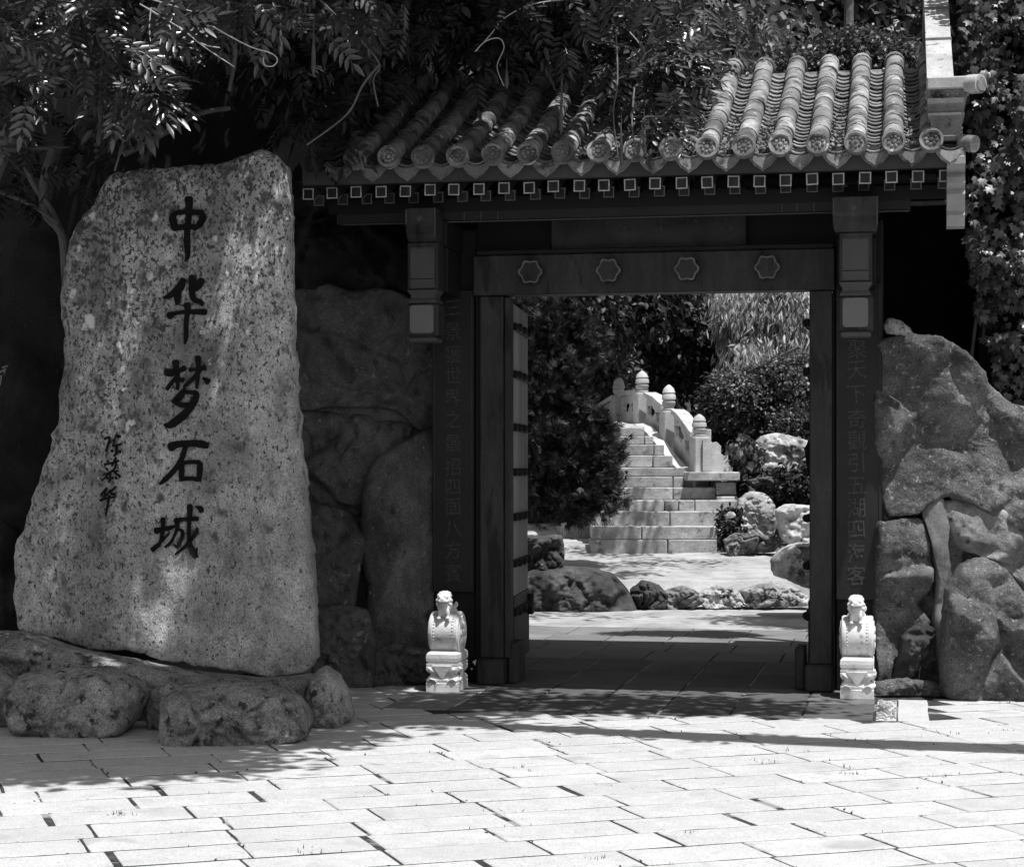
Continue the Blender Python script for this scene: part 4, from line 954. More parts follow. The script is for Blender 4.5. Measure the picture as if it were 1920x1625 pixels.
# ================================================================== GARDEN BEHIND THE GATE
ib = [
 ([(935,1150),(945,1085),(985,1068),(1050,1060),(1110,1063),(1150,1075),(1178,1105),(1192,1148),(1080,1153),(985,1152)], 22.0, .5, M_rockb, 'large dark mossy rock just inside the gate, left of the low stone row'),
 ([(1180,1105),(1205,1088),(1235,1095),(1252,1115),(1248,1140),(1215,1147),(1190,1146)], 22.0, .3, M_rockb, 'small dark rock touching the large mossy rock in the garden'),
 ([(1242,1110),(1275,1097),(1305,1106),(1322,1128),(1292,1140),(1248,1141)], 22.1, .25, M_rock, 'low grey rock third from the left in the kerb of rocks'),
 ([(1305,1113),(1345,1096),(1380,1104),(1396,1124),(1388,1136),(1320,1138)], 22.1, .25, M_rockw, 'low pale rock in the middle of the kerb of rocks'),
 ([(1383,1108),(1420,1094),(1465,1092),(1500,1106),(1520,1132),(1440,1137),(1395,1136)], 22.1, .3, M_rockw, 'broad pale flat rock at the right end of the kerb of rocks'),
 ([(1444,1050),(1462,1028),(1500,1016),(1560,1018),(1600,1060),(1580,1110),(1515,1104),(1480,1088),(1450,1078)], 21.0, .4, M_rockw, 'pitted pale rock with white pebbles beside the right door jamb'),
 ([(1452,955),(1475,945),(1530,948),(1590,960),(1590,1030),(1500,1030),(1465,1012),(1456,985)], 25.8, .35, M_stepstone, 'squarish grey rock standing behind the pitted rock'),
 ([(1384,935),(1405,921),(1435,925),(1452,945),(1458,975),(1446,1004),(1410,1010),(1380,996),(1378,960)], 26.7, .35, M_rockw, 'white topped upright rock right of the stair foot'),
 ([(1356,1012),(1378,998),(1440,1003),(1460,1018),(1448,1034),(1400,1038),(1366,1042)], 26.0, .25, M_rock, 'flat dark undercut rock below the white topped rock'),
 ([(1404,842),(1425,818),(1460,812),(1505,825),(1560,850),(1550,885),(1450,898),(1420,892)], 28.0, .4, M_rockw, 'streaked white rock high up beside the stairs under the shrubs'),
 ([(1400,900),(1450,892),(1475,903),(1462,922),(1405,924)], 27.3, .2, M_rockb, 'flat dark rock slab between the two white rocks'),
 ([(930,968),(1000,962),(1080,963),(1108,972),(1114,1000),(1108,1032),(1040,1038),(930,1036)], 25.2, .35, M_rock, 'grey block rock left of the stair foot under the juniper'),
 ([(930,1006),(1000,1003),(1052,1003),(1058,1030),(1055,1060),(1000,1064),(930,1062)], 23.8, .3, M_rockb, 'dark squared rock in front of the grey block rock'),
]
def seat(px, py):
    d = 24.0
    for _ in range(12):
        P_ = atD(px, py, d); zt = .24 + (P_.y - 22.6) * .055 - .02; d *= ((EYE - zt) / (EYE - P_.z))
    return d
md = MB(); dz_ = [(25.6,.34),(26.2,.40),(26.6,.52),(27.0,.78),(27.4,1.12),(28.0,1.38),(29.5,1.6),(32,1.6)]
for j, (dd_, zz) in enumerate(dz_):
    for k in range(14):
        x_ = 1352 + 26 * k; p = CAM + ray(x_, 880) * dd_; md.v.append(Vector((p.x, p.y, zz + .03 * noise.noise(Vector((k, j, 0)) * 1.7))))
for j in range(len(dz_) - 1):
    for k in range(13): a = j*14+k; md.f.append((a, a+1, a+15, a+14))
for j in range(len(dz_)): md.v.append(Vector(md.v[14*j]) - UP * 2)
b_ = 14 * len(dz_)
for j in range(len(dz_) - 1): md.f.append((14*j, 14*j+14, b_+j+1, b_+j))
o = md.obj('planting_bed', M_earth, None, True); o['kind'] = 'structure'
for i, (ol, d, th, m, lab) in enumerate(ib):
    if i >= 11:
        yb = max(p[1] for p in ol); d = seat(sum(p[0] for p in ol) / len(ol), yb - 2)
        ol = [(x_, y_ + (6 if y_ > yb - 8 else 0)) for x_, y_ in ol]
    boulder(ol, d, th, m, lab, 60 + i, flat=3.6, amp=.08, n=110, K=28, facets=.75, edge=.015)
o = rock('pebble', [(1360,966),(1366,959),(1376,959),(1381,966),(1374,971),(1363,971)], 25.0, .05, M_ridge, None, seed=80, n=30, K=8, amp=.004)
tag(o, 'round white pebble on the plants beside the stair foot', 'pebble')
for k, (x, y, r, lab) in enumerate([(1480,1040,1,'small white pebble at the left on the pitted pale rock by the right jamb'), (1495,1034,.9,'topmost small white pebble on the pitted pale rock by the right jamb'), (1496,1056,1.7,'largest white oval pebble on the pitted pale rock by the right jamb')]):
    o = rock('pebble', [(x-7*r,y),(x-3*r,y-5*r),(x+5*r,y-5*r),(x+8*r,y+r),(x+3*r,y+6*r),(x-5*r,y+5*r)], 20.62, .04, M_ridge, None, seed=90+k, n=24, K=6, amp=.003)
    tag(o, lab, 'pebble', 'white pebbles on the pitted rock')

# stairs of the arched bridge: each course cut into its blocks
stair = thing('stone_stairs', 'pale stone stairs climbing to the arched garden bridge', 'stairs', atD(1230, 1038, 26.3))
def course(y0, y1, xs_, d, depth=.9, z0=None):
    for a, b in zip(xs_, xs_[1:]):
        p = atD(a, y1, d); q = atD(b, y0, d); wdt = (b - a) * d / F; h = (y1 - y0) * d / F
        mb = MB().bevbox((.006, -.003 + rnd.uniform(0, .012), 0), (wdt - .006, depth, h - .004), .012)
        m = Matrix.Translation(Vector((p.x, p.y, p.z))) @ Matrix.Rotation(YAW + .0, 4, 'Z')
        mb.obj('step_block', M_stepstone, stair, False, m)
course(1011, 1040, [1108, 1252, 1345], 26.30); course(986, 1011, [1110, 1203, 1345], 26.31)
course(958, 986, [1116, 1256, 1350], 26.72); course(937, 958, [1128, 1178, 1246, 1272, 1303, 1383], 27.02)
course(913, 937, [1132, 1262, 1343], 27.30); course(893, 913, [1125, 1262, 1284], 27.6); course(876, 893, [1125, 1285], 27.61)
course(853, 876, [1120, 1224, 1262], 28.0); course(833, 853, [1110, 1226, 1246], 28.4); course(817, 833, [1100, 1208, 1226], 28.8); course(801, 817, [1090, 1155, 1208], 29.2)
course(884, 901, [1288, 1388], 27.1, .9); course(903, 928, [1343, 1381], 27.2, .8); course(930, 958, [1343, 1379], 27.12, .8)
# arched deck
dk = MB(); rows = []
for k in range(9):
    t = k / 8; d = 29.45 + 5.5 * t; yy = 801 - 16 * math.sin(t * math.pi * .5) + (6 if t > .8 else 0)
    l = atD(1060 - 30 * t, yy, d); r = atD(1208 - 40 * t, yy, d); rows.append((l, r))
V = []; 
for l, r in rows: V += [l, r, l - UP * 1.8, r - UP * 1.8]
Fs = []
for k in range(8):
    a = 4*k; b = a + 4; Fs += [(a, a+1, b+1, b), (a+1, a+3, b+3, b+1), (a, b, b+2, a+2)]
Fs += [(0, 2, 3, 1)]
brd = thing('arched_bridge', 'white stone arched bridge with carved balustrade at the top of the garden stairs', 'bridge', atD(1230, 884, 28.5))
dk.add(V, Fs).obj('bridge_deck', M_stepstone, brd)
# sloping kerb between stairs and balustrade
kp = [(1196,795,30.4),(1212,802,29.8),(1232,824,29.2),(1252,850,28.7),(1272,873,28.2),(1292,886,27.7)]
kv = []
for i, (x, y, d) in enumerate(kp):
    a = atD(x - 8, y, d - .05); b = atD(x + 12, y - 2, d - .05); kv += [a, b, b - UP * .9, a - UP * .9]
kf = [(0,1,2,3)]
for k in range(len(kp)-1):
    a = 4*k; b = a+4; kf += [(a,b,b+1,a+1),(a,a+3,b+3,b),(a+1,b+1,b+2,a+2)]
kf.append((4*len(kp)-4, 4*len(kp)-1, 4*len(kp)-2, 4*len(kp)-3))
MB().add(kv, kf).obj('sloping_kerb', M_bridge, brd)
PST = [(1160, 707, 800, 33.0, 12), (1204, 695, 800, 30.9, 13.5), (1254, 721, 846, 29.2, 14), (1311, 776, 884, 27.7, 14.5)]
def post(x, yt, yb, d, hw):
    b = atD(x, yb, d); t = atD(x, yt, d); w_ = hw * d / F; H_ = t.z - b.z; R3 = Matrix.Translation(b) @ Matrix.Rotation(YAW + math.radians(18), 4, 'Z')
    cap = H_ * .40; s = H_ - cap
    p = MB().bevbox((-w_, -w_, -.3), (w_, w_, s), .012).obj('balustrade_post', M_bridge, brd, False, R3)
    MB().lathe([(w_*.80, s), (w_*.85, s+cap*.08), (w_*.60, s+cap*.13), (w_*.86, s+cap*.22), (w_*.92, s+cap*.34), (w_*.76, s+cap*.40), (w_*.96, s+cap*.45), (w_*.92, s+cap*.60), (w_*.76, s+cap*.66), (w_*.88, s+cap*.70), (w_*.66, s+cap*.86), (w_*.25, s+cap*.97), (w_*.05, s+cap)], (0, 0, 0), 16).obj('post_finial', M_bridge, p, True, R3)
    return b
for p in PST: post(*p)
MB().bevbox((-.045, -.06, 0), (.045, .06, .16), .01).obj('post_shoulder', M_bridge, brd, False, Matrix.Translation(atD(1327, 826, 27.8)))
def panel(a, b, top, bot, holes, th=.05):
    """panel between posts: top/bot lists of (s, y px) with s 0..1 from a to b, holes as closed (s, v) loops, v 0..1"""
    (xa, da), (xb, db) = a, b
    def P(s, y):
        d = da + (db - da) * s; x = xa + (xb - xa) * s; return atD(x, y, d)
    def interp(l, s):
        for (s0, y0), (s1, y1) in zip(l, l[1:]):
            if s <= s1: return y0 + (y1 - y0) * (s - s0) / (s1 - s0)
        return l[-1][1]
    bm = bmesh.new(); loops = []
    N_ = 14
    outer = [P(k / N_, interp(top, k / N_)) for k in range(N_ + 1)] + [P(1 - k / N_, interp(bot, 1 - k / N_)) for k in range(N_ + 1)]
    es = []
    for lp in [outer] + [[P(s, interp(top, s) + v * (interp(bot, s) - interp(top, s))) for s, v in h] for h in holes]:
        vs = [bm.verts.new(p) for p in lp]
        es += [bm.edges.new((vs[i], vs[(i+1) % len(vs)])) for i in range(len(vs))]
    bmesh.ops.triangle_fill(bm, edges=es, use_beauty=True)
    dirv = (P(1, 0) - P(0, 0)); dirv.z = 0; nrm = Vector((-dirv.y, dirv.x, 0)).normalized()
    if nrm.dot(FWD) < 0: nrm = -nrm
    geo = bmesh.ops.extrude_face_region(bm, geom=bm.faces[:])
    bmesh.ops.translate(bm, vec=nrm * th, verts=[g_ for g_ in geo['geom'] if isinstance(g_, bmesh.types.BMVert)])
    bmesh.ops.recalc_face_normals(bm, faces=bm.faces[:])
    me = bpy.data.meshes.new('balustrade_panel'); bm.to_mesh(me); bm.free()
    return link_mesh('balustrade_panel', me, brd, None, M_bridge), P, interp, nrm
def cloud(sc_, vc, rs, rv):
    return [(sc_ + rs * math.cos(t) * (1 + .18 * math.cos(5 * t + 1)), vc + rv * math.sin(t) * (1 + .18 * math.cos(5 * t + 1))) for t in [2 * math.pi * k / 20 for k in range(20)]]
_cl = cloud
def cloud(a_, b_, c_, d_): return _cl(a_, b_, c_ * 1.12, d_ * 1.15)
for a, b, top, bot, hol in (
    ((1165, 32.8), (1198, 31.0), [(0, 742), (.3, 737), (1, 735)], [(0, 797), (1, 797)], [cloud(.28, .42, .15, .15), cloud(.72, .42, .15, .15)]),
    ((1212, 30.7), (1245, 29.4), [(0, 740), (.5, 748), (1, 763)], [(0, 805), (.5, 815), (1, 838)], [cloud(.27, .40, .17, .15), cloud(.72, .44, .17, .15)]),
    ((1264, 29.0), (1300, 27.9), [(0, 772), (.3, 780), (.7, 800), (1, 815)], [(0, 850), (.4, 868), (1, 884)], [cloud(.27, .40, .19, .15), cloud(.76, .48, .17, .15)]),
    ((1120, 34.5), (1153, 33.1), [(0, 765), (1, 745)], [(0, 797), (1, 797)], [cloud(.5, .42, .15, .15)])):
    pn, P, ip, nr = panel(a, b, top, bot, hol)
    hv = []
    for k in range(9):
        s = k / 8; p = P(s, ip(top, s)); hv += [p - nr * .05 + UP * .04, p + nr * .15 + UP * .04, p + nr * .15 - UP * .03, p - nr * .05 - UP * .03]
    hf = [(0,1,2,3), (35,34,33,32)]
    for k in range(8):
        for q in range(4): hf.append((4*k+q, 4*k+4+q, 4*k+4+(q+1) % 4, 4*k+(q+1) % 4))
    MB().add(hv, hf).obj('handrail', M_bridge, pn)
# drum-shaped cheek stone at the foot
ck = [(1318,884),(1318,823),(1330,822),(1336,830),(1344,828),(1352,836),(1352,850),(1358,855),(1365,853),(1366,870),(1371,873),(1371,884)]
MB().prism([atD(x, y, 27.55) for x, y in ck], FWD * .2).obj('cheek_stone', M_bridge, brd)

# ================================================================== VEGETATION
T_S, T_6, T_I, T_C = tmpl_simple(), tmpl_leaf6(), tmpl_ivy(), tmpl_compound()
T_W = tmpl_simple(.10, .03)
_a = [(-.9,.25,.55),(-.6,.3,.7),(-.3,.3,.85),(0,.3,1.0),(.3,.3,.85),(.6,.3,.7),(.9,.25,.55)]
_v = []; _f = []
for _i, (_an, _y0, _l) in enumerate(_a):
    _c, _s = math.cos(_an), math.sin(_an)
    for _x, _y in ((-.045, _y0 * .3), (.045, _y0 * .3), (.03, _l * .6), (0, _l)):
        _v.append((_x * _c + _y * _s, _y * _c - _x * _s, .06 * (_i % 3) + .1 * _y * _y))
    _b = 4 * _i; _f += [(_b, _b+1, _b+2), (_b, _b+2, _b+3)]
T_SP = (np.array(_v, float), np.array(_f))
T_N = (np.array([(-.05,0,0),(.05,0,0),(0,1,0),(0,.3,.06)], float), np.array([(0,1,3),(1,2,3),(2,0,3)]))
def D3(px, py, d): return tuple(atD(px, py, d))
def plant(name, label, cat, base, blobs, tm, size, m, clump=.15, per=9, down=.4, up=.9, outw=.6, trunk=None, group=None, core=None, fname='foliage'):
    t = thing(name, label, cat, base, group)
    P, Dd = blob_points(blobs, clump, per)
    f = link_mesh(fname, leaf_mesh(fname, P, tm, size, down, up, Dd, outw), t, None, m)
    if trunk:
        for tk in trunk: MB().tube(tk[0], tk[1], 8).obj('trunk' if tk[2] else 'branch', M_bark, t, True)
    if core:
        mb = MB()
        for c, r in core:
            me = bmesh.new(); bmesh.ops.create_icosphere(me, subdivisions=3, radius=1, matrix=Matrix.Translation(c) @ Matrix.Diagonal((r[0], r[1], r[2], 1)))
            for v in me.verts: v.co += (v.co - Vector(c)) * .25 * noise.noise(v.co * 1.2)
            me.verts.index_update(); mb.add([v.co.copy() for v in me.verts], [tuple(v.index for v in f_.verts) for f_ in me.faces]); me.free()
        mb.obj('inner_foliage', M_shade, t, True)  # solid near-black core, stands in for the shade inside the crown
    return t

# dark bank and wall masses that close the view behind
def bank(name, x0, x1, y0, y1, z1, label, cat, m=M_shade):
    mb = MB(); nx, nz = 24, 16
    for k in range(nz + 1):
        for i in range(nx + 1):
            x = x0 + (x1 - x0) * i / nx; z = -.1 + (z1 + .1) * k / nz
            y = y0 + (y1 - y0) * .25 * (k / nz) + .25 * noise.fractal(Vector((x * .6, z * .6, y0)), 1, 2, 4)
            mb.v.append(Vector((x, y, z)))
    b = len(mb.v)
    for i in range(nx + 1): mb.v.append(Vector((x0 + (x1 - x0) * i / nx, y1, z1)))
    for i in range(nx + 1): mb.v.append(Vector((x0 + (x1 - x0) * i / nx, y1, -.1)))
    for k in range(nz):
        for i in range(nx): a = k*(nx+1)+i; mb.f.append((a, a+1, a+nx+2, a+nx+1))
    for i in range(nx): a = nz*(nx+1)+i; mb.f.append((a, a+1, b+i+1, b+i)); mb.f.append((b+i, b+i+1, b+nx+2+i, b+nx+1+i))
    return mb.obj(name, m, None, True)
o = bank('bank', -13, -4.0, 15.6, 17.5, 5.2, '', ''); o['kind'] = 'structure'
o = bank('bank', -.30, 9, 15.25, 17.0, 4.3, '', ''); o['kind'] = 'structure'
o = bank('hillside', -30, 22, 40, 60, 17, '', ''); o['kind'] = 'structure'

# ---- trees beyond the roof
plant('tree', 'dark dense tree filling the top left behind the wisteria', 'tree', (-7.5, 19, 0),
      [((-7.5, 18.5, 6.0), (3.2, 1.8, 2.6), 15000), ((-9.5, 17.5, 3.8), (2.2, 1.5, 2.4), 9000)], T_S, .11, M_leafd, trunk=[([(-7.5,19,0),(-7.4,18.9,3),(-7.6,18.6,6)], [.22,.16,.08], True)], core=[((-7.5,19.2,6), (2.6,1.2,2.2))])
plant('tree', 'dark leafy tree behind the middle of the tiled roof', 'tree', tuple(atZ(1000, 1010)),
      [(D3(760, 30, 42), (3.2, 2.0, 3.2), 14000), (D3(1020, 40, 42), (3.2, 2.0, 3.0), 15000)], T_S, .20, M_leafd, clump=.3, trunk=[([D3(900,1010,44), D3(900,500,44), D3(900,60,43.5)], [.4,.3,.15], True)], core=[(D3(850,60,43.5), (5.5,1.2,4.0))])
plant('tree', 'mid grey feathery tree rising behind the right half of the roof', 'tree', tuple(atZ(1430, 1020)),
      [(D3(1330, 20, 40), (2.3, 1.6, 2.4), 13000), (D3(1560, 10, 41), (2.4, 1.6, 2.4), 11000), (D3(1430, 100, 41), (2.6, 1.4, 1.4), 7000)], T_6, .24, M_leafm, clump=.25, down=.8, trunk=[([D3(1430,1010,42), D3(1430,500,42), D3(1440,0,41.5)], [.3,.25,.1], True), ([D3(1592,1010,39),D3(1590,400,39),D3(1592,-60,39)], [.14,.12,.09], True)], core=[(D3(1450,50,43), (4.5,1.0,3.0))])
plant('clipped_shrub', 'rounded fine leaved shrub top showing over the crest tiles at the right', 'shrub', tuple(atZ(1600, 1150)),
      [(D3(1610, 118, 17.2), (.42, .36, .26), 7500), (D3(1500, 135, 17.3), (.36, .3, .16), 3500), (D3(1420, 150, 17.3), (.2, .2, .10), 1200)], T_S, .045, M_leafm, clump=.05, core=[(D3(1600, 135, 17.35), (.38, .3, .2))],
      trunk=[([tuple(atD(1600, 135, 17.3)), tuple(atD(1600, 1150, 17.3))], [.05, .07], True)])
plant('tree', 'dark tree above the gable end behind the ivy', 'tree', (3.2, 19, 0),
      [((2.6, 18.6, 6.4), (2.6, 1.4, 2.2), 12000)], T_S, .12, M_leafd, trunk=[([(3.2,19,0),(3.0,18.8,5)], [.2,.1], True)], core=[((2.8,19.4,6.4), (2.4,1.0,2.0))])

# ---- seen through the gate
plant('juniper', 'dense dark juniper bush left of the garden stairs', 'bush', tuple(atD(1040, 985, 24.5)),
      [(D3(1060, 880, 24.6), (.62, .55, .66), 5200), (D3(1010, 760, 24.9), (.72, .55, .75), 4600), (D3(1115, 850, 24.6), (.32, .35, .50), 2400), (D3(1020, 640, 25.2), (.75, .55, .6), 3600), (D3(1090,925,24.4), (.5,.4,.27), 1800)], T_SP, .13, M_needle, clump=.05, per=14, down=-.5, up=.3, outw=1.3,
      core=[(D3(1050, 880, 25.0), (.5,.4,.55)), (D3(1010, 740, 25.2), (.55,.4,.7)), (D3(1010,620,25.5), (.6,.4,.5))], trunk=[([D3(1040,985,24.8), D3(1030,800,25.0)], [.08,.05], True)])
plant('broadleaf_tree', 'dark broad leaved tree hanging over the bridge beyond the gate', 'tree', tuple(atD(1270, 884, 36)),
      [(D3(1160, 570, 33), (.9, .6, .45), 5500), (D3(1250, 600, 35), (.8, .6, .7), 5500), (D3(1060, 590, 32), (.9, .6, .6), 5500), (D3(1310, 640, 35.5), (.35, .5, .8), 3000), (D3(1290,700,35.5), (.3,.4,.3), 900)], T_6, .13, M_leafd, clump=.16, per=6, down=1.4,
      trunk=[([D3(1285, 890, 37), D3(1280, 700, 37), D3(1250, 560, 36.5)], [.16, .12, .08], True), ([D3(1500, 650, 32.5), D3(1400, 700, 33), D3(1340, 730, 33.5)], [.03,.035,.02], False)])
wl = plant('willow', 'pale sunlit weeping willow beyond the gate at the upper right of the opening', 'tree', tuple(atD(1480, 900, 37)),
      [(D3(1450, 590, 34.2), (.95, .8, .8), 34000), (D3(1530, 620, 34), (.8, .8, 1.1), 24000), (D3(1390, 560, 35), (.5, .6, .4), 9000), (D3(1440, 690, 33.8), (.7, .6, .5), 18000)], T_W, .17, M_leafl, clump=.10, per=10, down=3.2, up=.5, outw=.3,
      core=[(D3(1490, 640, 36.2), (1.0, .5, 1.1))], trunk=[([D3(1470, 900, 36.5), D3(1480, 700, 36.5)], [.2, .12], True)])
plant('shrub', 'mid grey leafy shrub below the willow, right of the balustrade', 'shrub', tuple(atD(1440, 900, 30)),
      [(D3(1400, 760, 30.5), (.62, .5, .45), 17000), (D3(1480, 740, 30.5), (.6, .5, .5), 15000), (D3(1350, 800, 30.8), (.35, .4, .3), 7000), (D3(1500, 830, 29), (.4, .4, .4), 7000)], T_6, .075, M_leafm, clump=.08, down=.5, core=[(D3(1430,790,31), (.8,.4,.5)), (D3(1370,840,30.5), (.35,.3,.35))])
plant('shrub', 'small drooping shrub between the cheek stone and the streaked rock', 'shrub', tuple(atD(1395, 915, 27.6)),
      [(D3(1395, 850, 27.7), (.16, .2, .2), 900)], T_S, .11, M_leafm, clump=.06, down=2.0, core=[(D3(1395, 880, 28.0), (.14,.15,.25))])
plant('shrub', 'low dark leafy plant between the white rocks at the right jamb', 'shrub', tuple(atD(1490, 950, 25.2)),
      [(D3(1490, 905, 26.6), (.30, .2, .17), 900), (D3(1370, 985, 26.5), (.12, .3, .18), 500), (D3(1440, 900, 27.5), (.4, .2, .10), 600), (D3(1500, 930, 26.9), (.4, .2, .2), 900)], T_6, .08, M_leafd, clump=.07, down=.8, core=[(D3(1500, 925, 27.0), (.3,.2,.2))])
plant('shrub', 'dull leafy undergrowth behind the left posts of the bridge', 'shrub', tuple(atD(1120, 850, 35)),
      [(D3(1110, 690, 34.5), (.8, .5, .5), 4200), (D3(1180, 740, 35.5), (.6, .4, .5), 2600)], T_6, .13, M_leafm, clump=.1, down=.8, core=[(D3(1120,720,35.5), (.9,.4,.8))])
plant('tree', 'black shaded tree mass closing the view behind the arched bridge', 'tree', tuple(atD(1250, 900, 39)),
      [(D3(1200, 620, 38.5), (2.2, .8, 2.0), 9000), (D3(1450, 800, 38.5), (2.0, .8, 1.0), 6000)], T_S, .2, M_leafd, clump=.2, core=[(D3(1200,700,39.5), (2.6,.6,2.4)), (D3(1500,800,39.5), (2.4,.6,2.0))], trunk=[([D3(1250,900,39),D3(1250,600,39)],[.2,.1],True)])

# ---- ivy at the right
ivy = thing('ivy', 'thick ivy with lobed leaves hanging down the wall at the right edge', 'ivy', (1.2, 14.4, 0))
ed = [(-260,1800),(0,1800),(100,1808),(180,1822),(300,1815),(420,1815),(480,1818),(560,1832),(640,1850),(700,1865),(740,1885),(775,1925)]
def ivy_edge(y):
    for (y0, x0), (y1, x1) in zip(ed, ed[1:]):
        if y <= y1: return x0 + (x1 - x0) * (y - y0) / (y1 - y0)
    return 9999
Pn = []; 
while len(Pn) < 16000:
    y = rnd.uniform(-250, 770); x = rnd.uniform(1790, 2350)
    e = ivy_edge(y) + 16 * noise.noise(Vector((y * .03, 0, 3))) 
    if x < e: continue
    lump = noise.noise(Vector((x * .008, y * .008, 1))) * .35
    depth = 13.75 - lump + rnd.uniform(0, .45) + max(0, (y - 500)) * .0006
    if noise.noise(Vector((x * .014, y * .014, 7))) < -.28 and rnd.random() < .8: continue
    Pn.append(tuple(atD(x, y, depth)) + (x, y, depth))
Pn = np.array(Pn); P = Pn[:, :3]; n = len(P)
Yd = rng.normal(size=(n, 3)) * .45 + np.array([0, -.35, -1.0]); Nd = rng.normal(size=(n, 3)) * .45 + np.array([-.1, -1.0, .75])
S = rng.uniform(.035, .08, n)
vis = np.where((Pn[:, 3] < 1930) & (Pn[:, 4] > 0) & (Pn[:, 5] < 13.75 + .05))[0][:260]
ms = np.zeros(n, bool); ms[vis] = True
V, Fc = scatter(P[~ms], Yd[~ms], Nd[~ms], S[~ms], T_I); o = link_mesh('foliage', mesh_np('foliage', V, Fc), ivy, None, M_ivy); o['kind'] = 'stuff'
ivme = mesh_np('leaf', *(T_I[0], T_I[1])); ivme.materials.append(M_ivy)
def inst(me, name, P_, Y_, N_, s_, parent):
    Y_ = Vector(Y_).normalized(); X_ = Y_.cross(Vector(N_)).normalized(); Z_ = X_.cross(Y_)
    m = Matrix(((X_.x*s_, Y_.x*s_, Z_.x*s_, P_[0]), (X_.y*s_, Y_.y*s_, Z_.y*s_, P_[1]), (X_.z*s_, Y_.z*s_, Z_.z*s_, P_[2]), (0, 0, 0, 1)))
    return link_mesh(name, me, parent, m)
for i in vis: inst(ivme, 'leaf', P[i], Yd[i], Nd[i], S[i], ivy)
for k in range(7):
    x = 1830 + k * 24; pts = [atD(x + 12 * math.sin(j * 1.3 + k), -200 + j * 110, 14.25) for j in range(9)]
    MB().tube(pts, [.012] * 9, 5).obj('stem', M_bark, ivy, True)
o = bank('retaining_wall', .55, 7, 14.45, 15.3, 5.6, '', '', M_shade); tag(o, 'dark retaining wall wholly overgrown by ivy at the right edge', 'wall')

# ---- wisteria
cmp_me = mesh_np('compound_leaf', *T_C); cmp_me.materials.append(M_leaf)
M_leafw = M_leaf
def compound_mass(parent, specs, small=.24, mname='foliage', m=None):
    """specs: (px, py, d, spread px x, spread px y, depth spread, count)"""
    Ps = []
    for px, py, d, sx, sy, sd_, n_ in specs:
        for k in range(n_):
            Ps.append(tuple(atD(px + rnd.gauss(0, sx), py + rnd.gauss(0, sy), d + rnd.gauss(0, sd_))))
    P_ = np.array(Ps); n_ = len(P_)
    Y_ = rng.normal(size=(n_, 3)) * .75 + np.array([.1, -.5, -.45]); N_ = rng.normal(size=(n_, 3)) * .5 + np.array([0, -.4, 1.0])
    V_, F_ = scatter(P_, Y_, N_, rng.uniform(.75, 1.2, n_) * small, T_C)
    o_ = link_mesh(mname, mesh_np(mname, V_, F_), parent, None, m or M_leafw); o_['kind'] = 'stuff'
wis = thing('wisteria', 'wisteria with feathery leaves and hanging pods drooping over the inscribed stone at top left', 'wisteria', (-5.6, 13.2, 0))
compound_mass(wis, [(110, 45, 11.8, 100, 45, .5, 260), (10, 140, 11.2, 34, 34, .3, 80), (262, 165, 11.6, 42, 20, .2, 70), (420, 15, 12.2, 120, 26, .4, 90), (-80, 240, 11.5, 40, 40, .3, 50), (640, 10, 12.5, 60, 26, .3, 50)], .19)
compound_mass(wis, [(250, 40, 13.6, 260, 70, .5, 260), (60, 260, 13.8, 110, 80, .4, 90), (560, 60, 14.0, 130, 50, .4, 120)], .20, 'inner_foliage', M_leafd)  # inner leaves coloured darker to paint in the shade between clusters
def sprig(parent, px, py, d, ydir, s_=.27, n_=1):
    s_ *= .85
    for k in range(n_):
        inst(cmp_me, 'compound_leaf', atD(px + rnd.uniform(-8, 8), py + rnd.uniform(-8, 8), d + rnd.uniform(-.1, .1)), Vector(ydir) + Vector((rnd.uniform(-.25, .25), rnd.uniform(-.3, .3), rnd.uniform(-.25, .25))), (rnd.uniform(-.3, .3), -.7 + rnd.uniform(-.2, .2), .8), s_ * rnd.uniform(.85, 1.15), parent)
for px, py, yd_, k in ((268,150,(.8,-.2,-.1),4),(285,170,(.7,-.3,-.45),4),(250,185,(.5,-.3,-.8),3),(330,40,(1,0,.15),3),(300,60,(.9,-.2,-.3),2),(20,130,(.8,-.2,-.3),5),(0,170,(.7,-.2,-.5),3),(-10,220,(.9,-.2,-.3),2),(120,30,(.6,-.3,-.3),4),(180,60,(.8,-.3,-.2),4),(60,70,(.2,-.3,-.9),3),(230,90,(.8,-.3,-.3),3),(620,30,(.8,-.2,-.2),3),(640,60,(.9,-.1,-.1),2),(480,5,(.5,-.2,-.6),2),(10,225,(.9,-.2,-.2),1)):
    sprig(wis, px, py, 11.3, yd_, .26, k)
def stem(parent, pts, r0, r1, m=M_bark, name='stem'):
    P_ = [atD(*p) for p in pts]; q = []
    for i in range(len(P_) - 1):
        a, b, c, e = P_[max(i-1,0)], P_[i], P_[i+1], P_[min(i+2,len(P_)-1)]
        for k in range(6):
            t = k/6; q.append(.5*((2*b)+(c-a)*t+(2*a-5*b+4*c-e)*t*t+(3*b-a-3*c+e)*t**3))
    q.append(P_[-1]); n_ = len(q)
    return MB().tube(q, [r0 + (r1-r0)*i/(n_-1) for i in range(n_)], 7).obj(name, m, parent, True)
for pts in ([(262,8,11.3),(300,30,11.3),(345,58,11.3),(372,80,11.3),(400,100,11.3),(440,126,11.3)], [(372,80,11.3),(390,86,11.3),(412,90,11.3)], [(283,15,11.3),(280,50,11.3),(282,78,11.3)],
            [(380,38,11.2),(420,62,11.2),(470,88,11.2),(508,100,11.2),(520,112,11.2),(512,124,11.2),(496,122,11.2),(494,108,11.2)], [(270,-5,11.2),(320,10,11.2),(360,22,11.2)]):
    stem(wis, pts, .0045, .003, M_barkp, 'pale_twig')
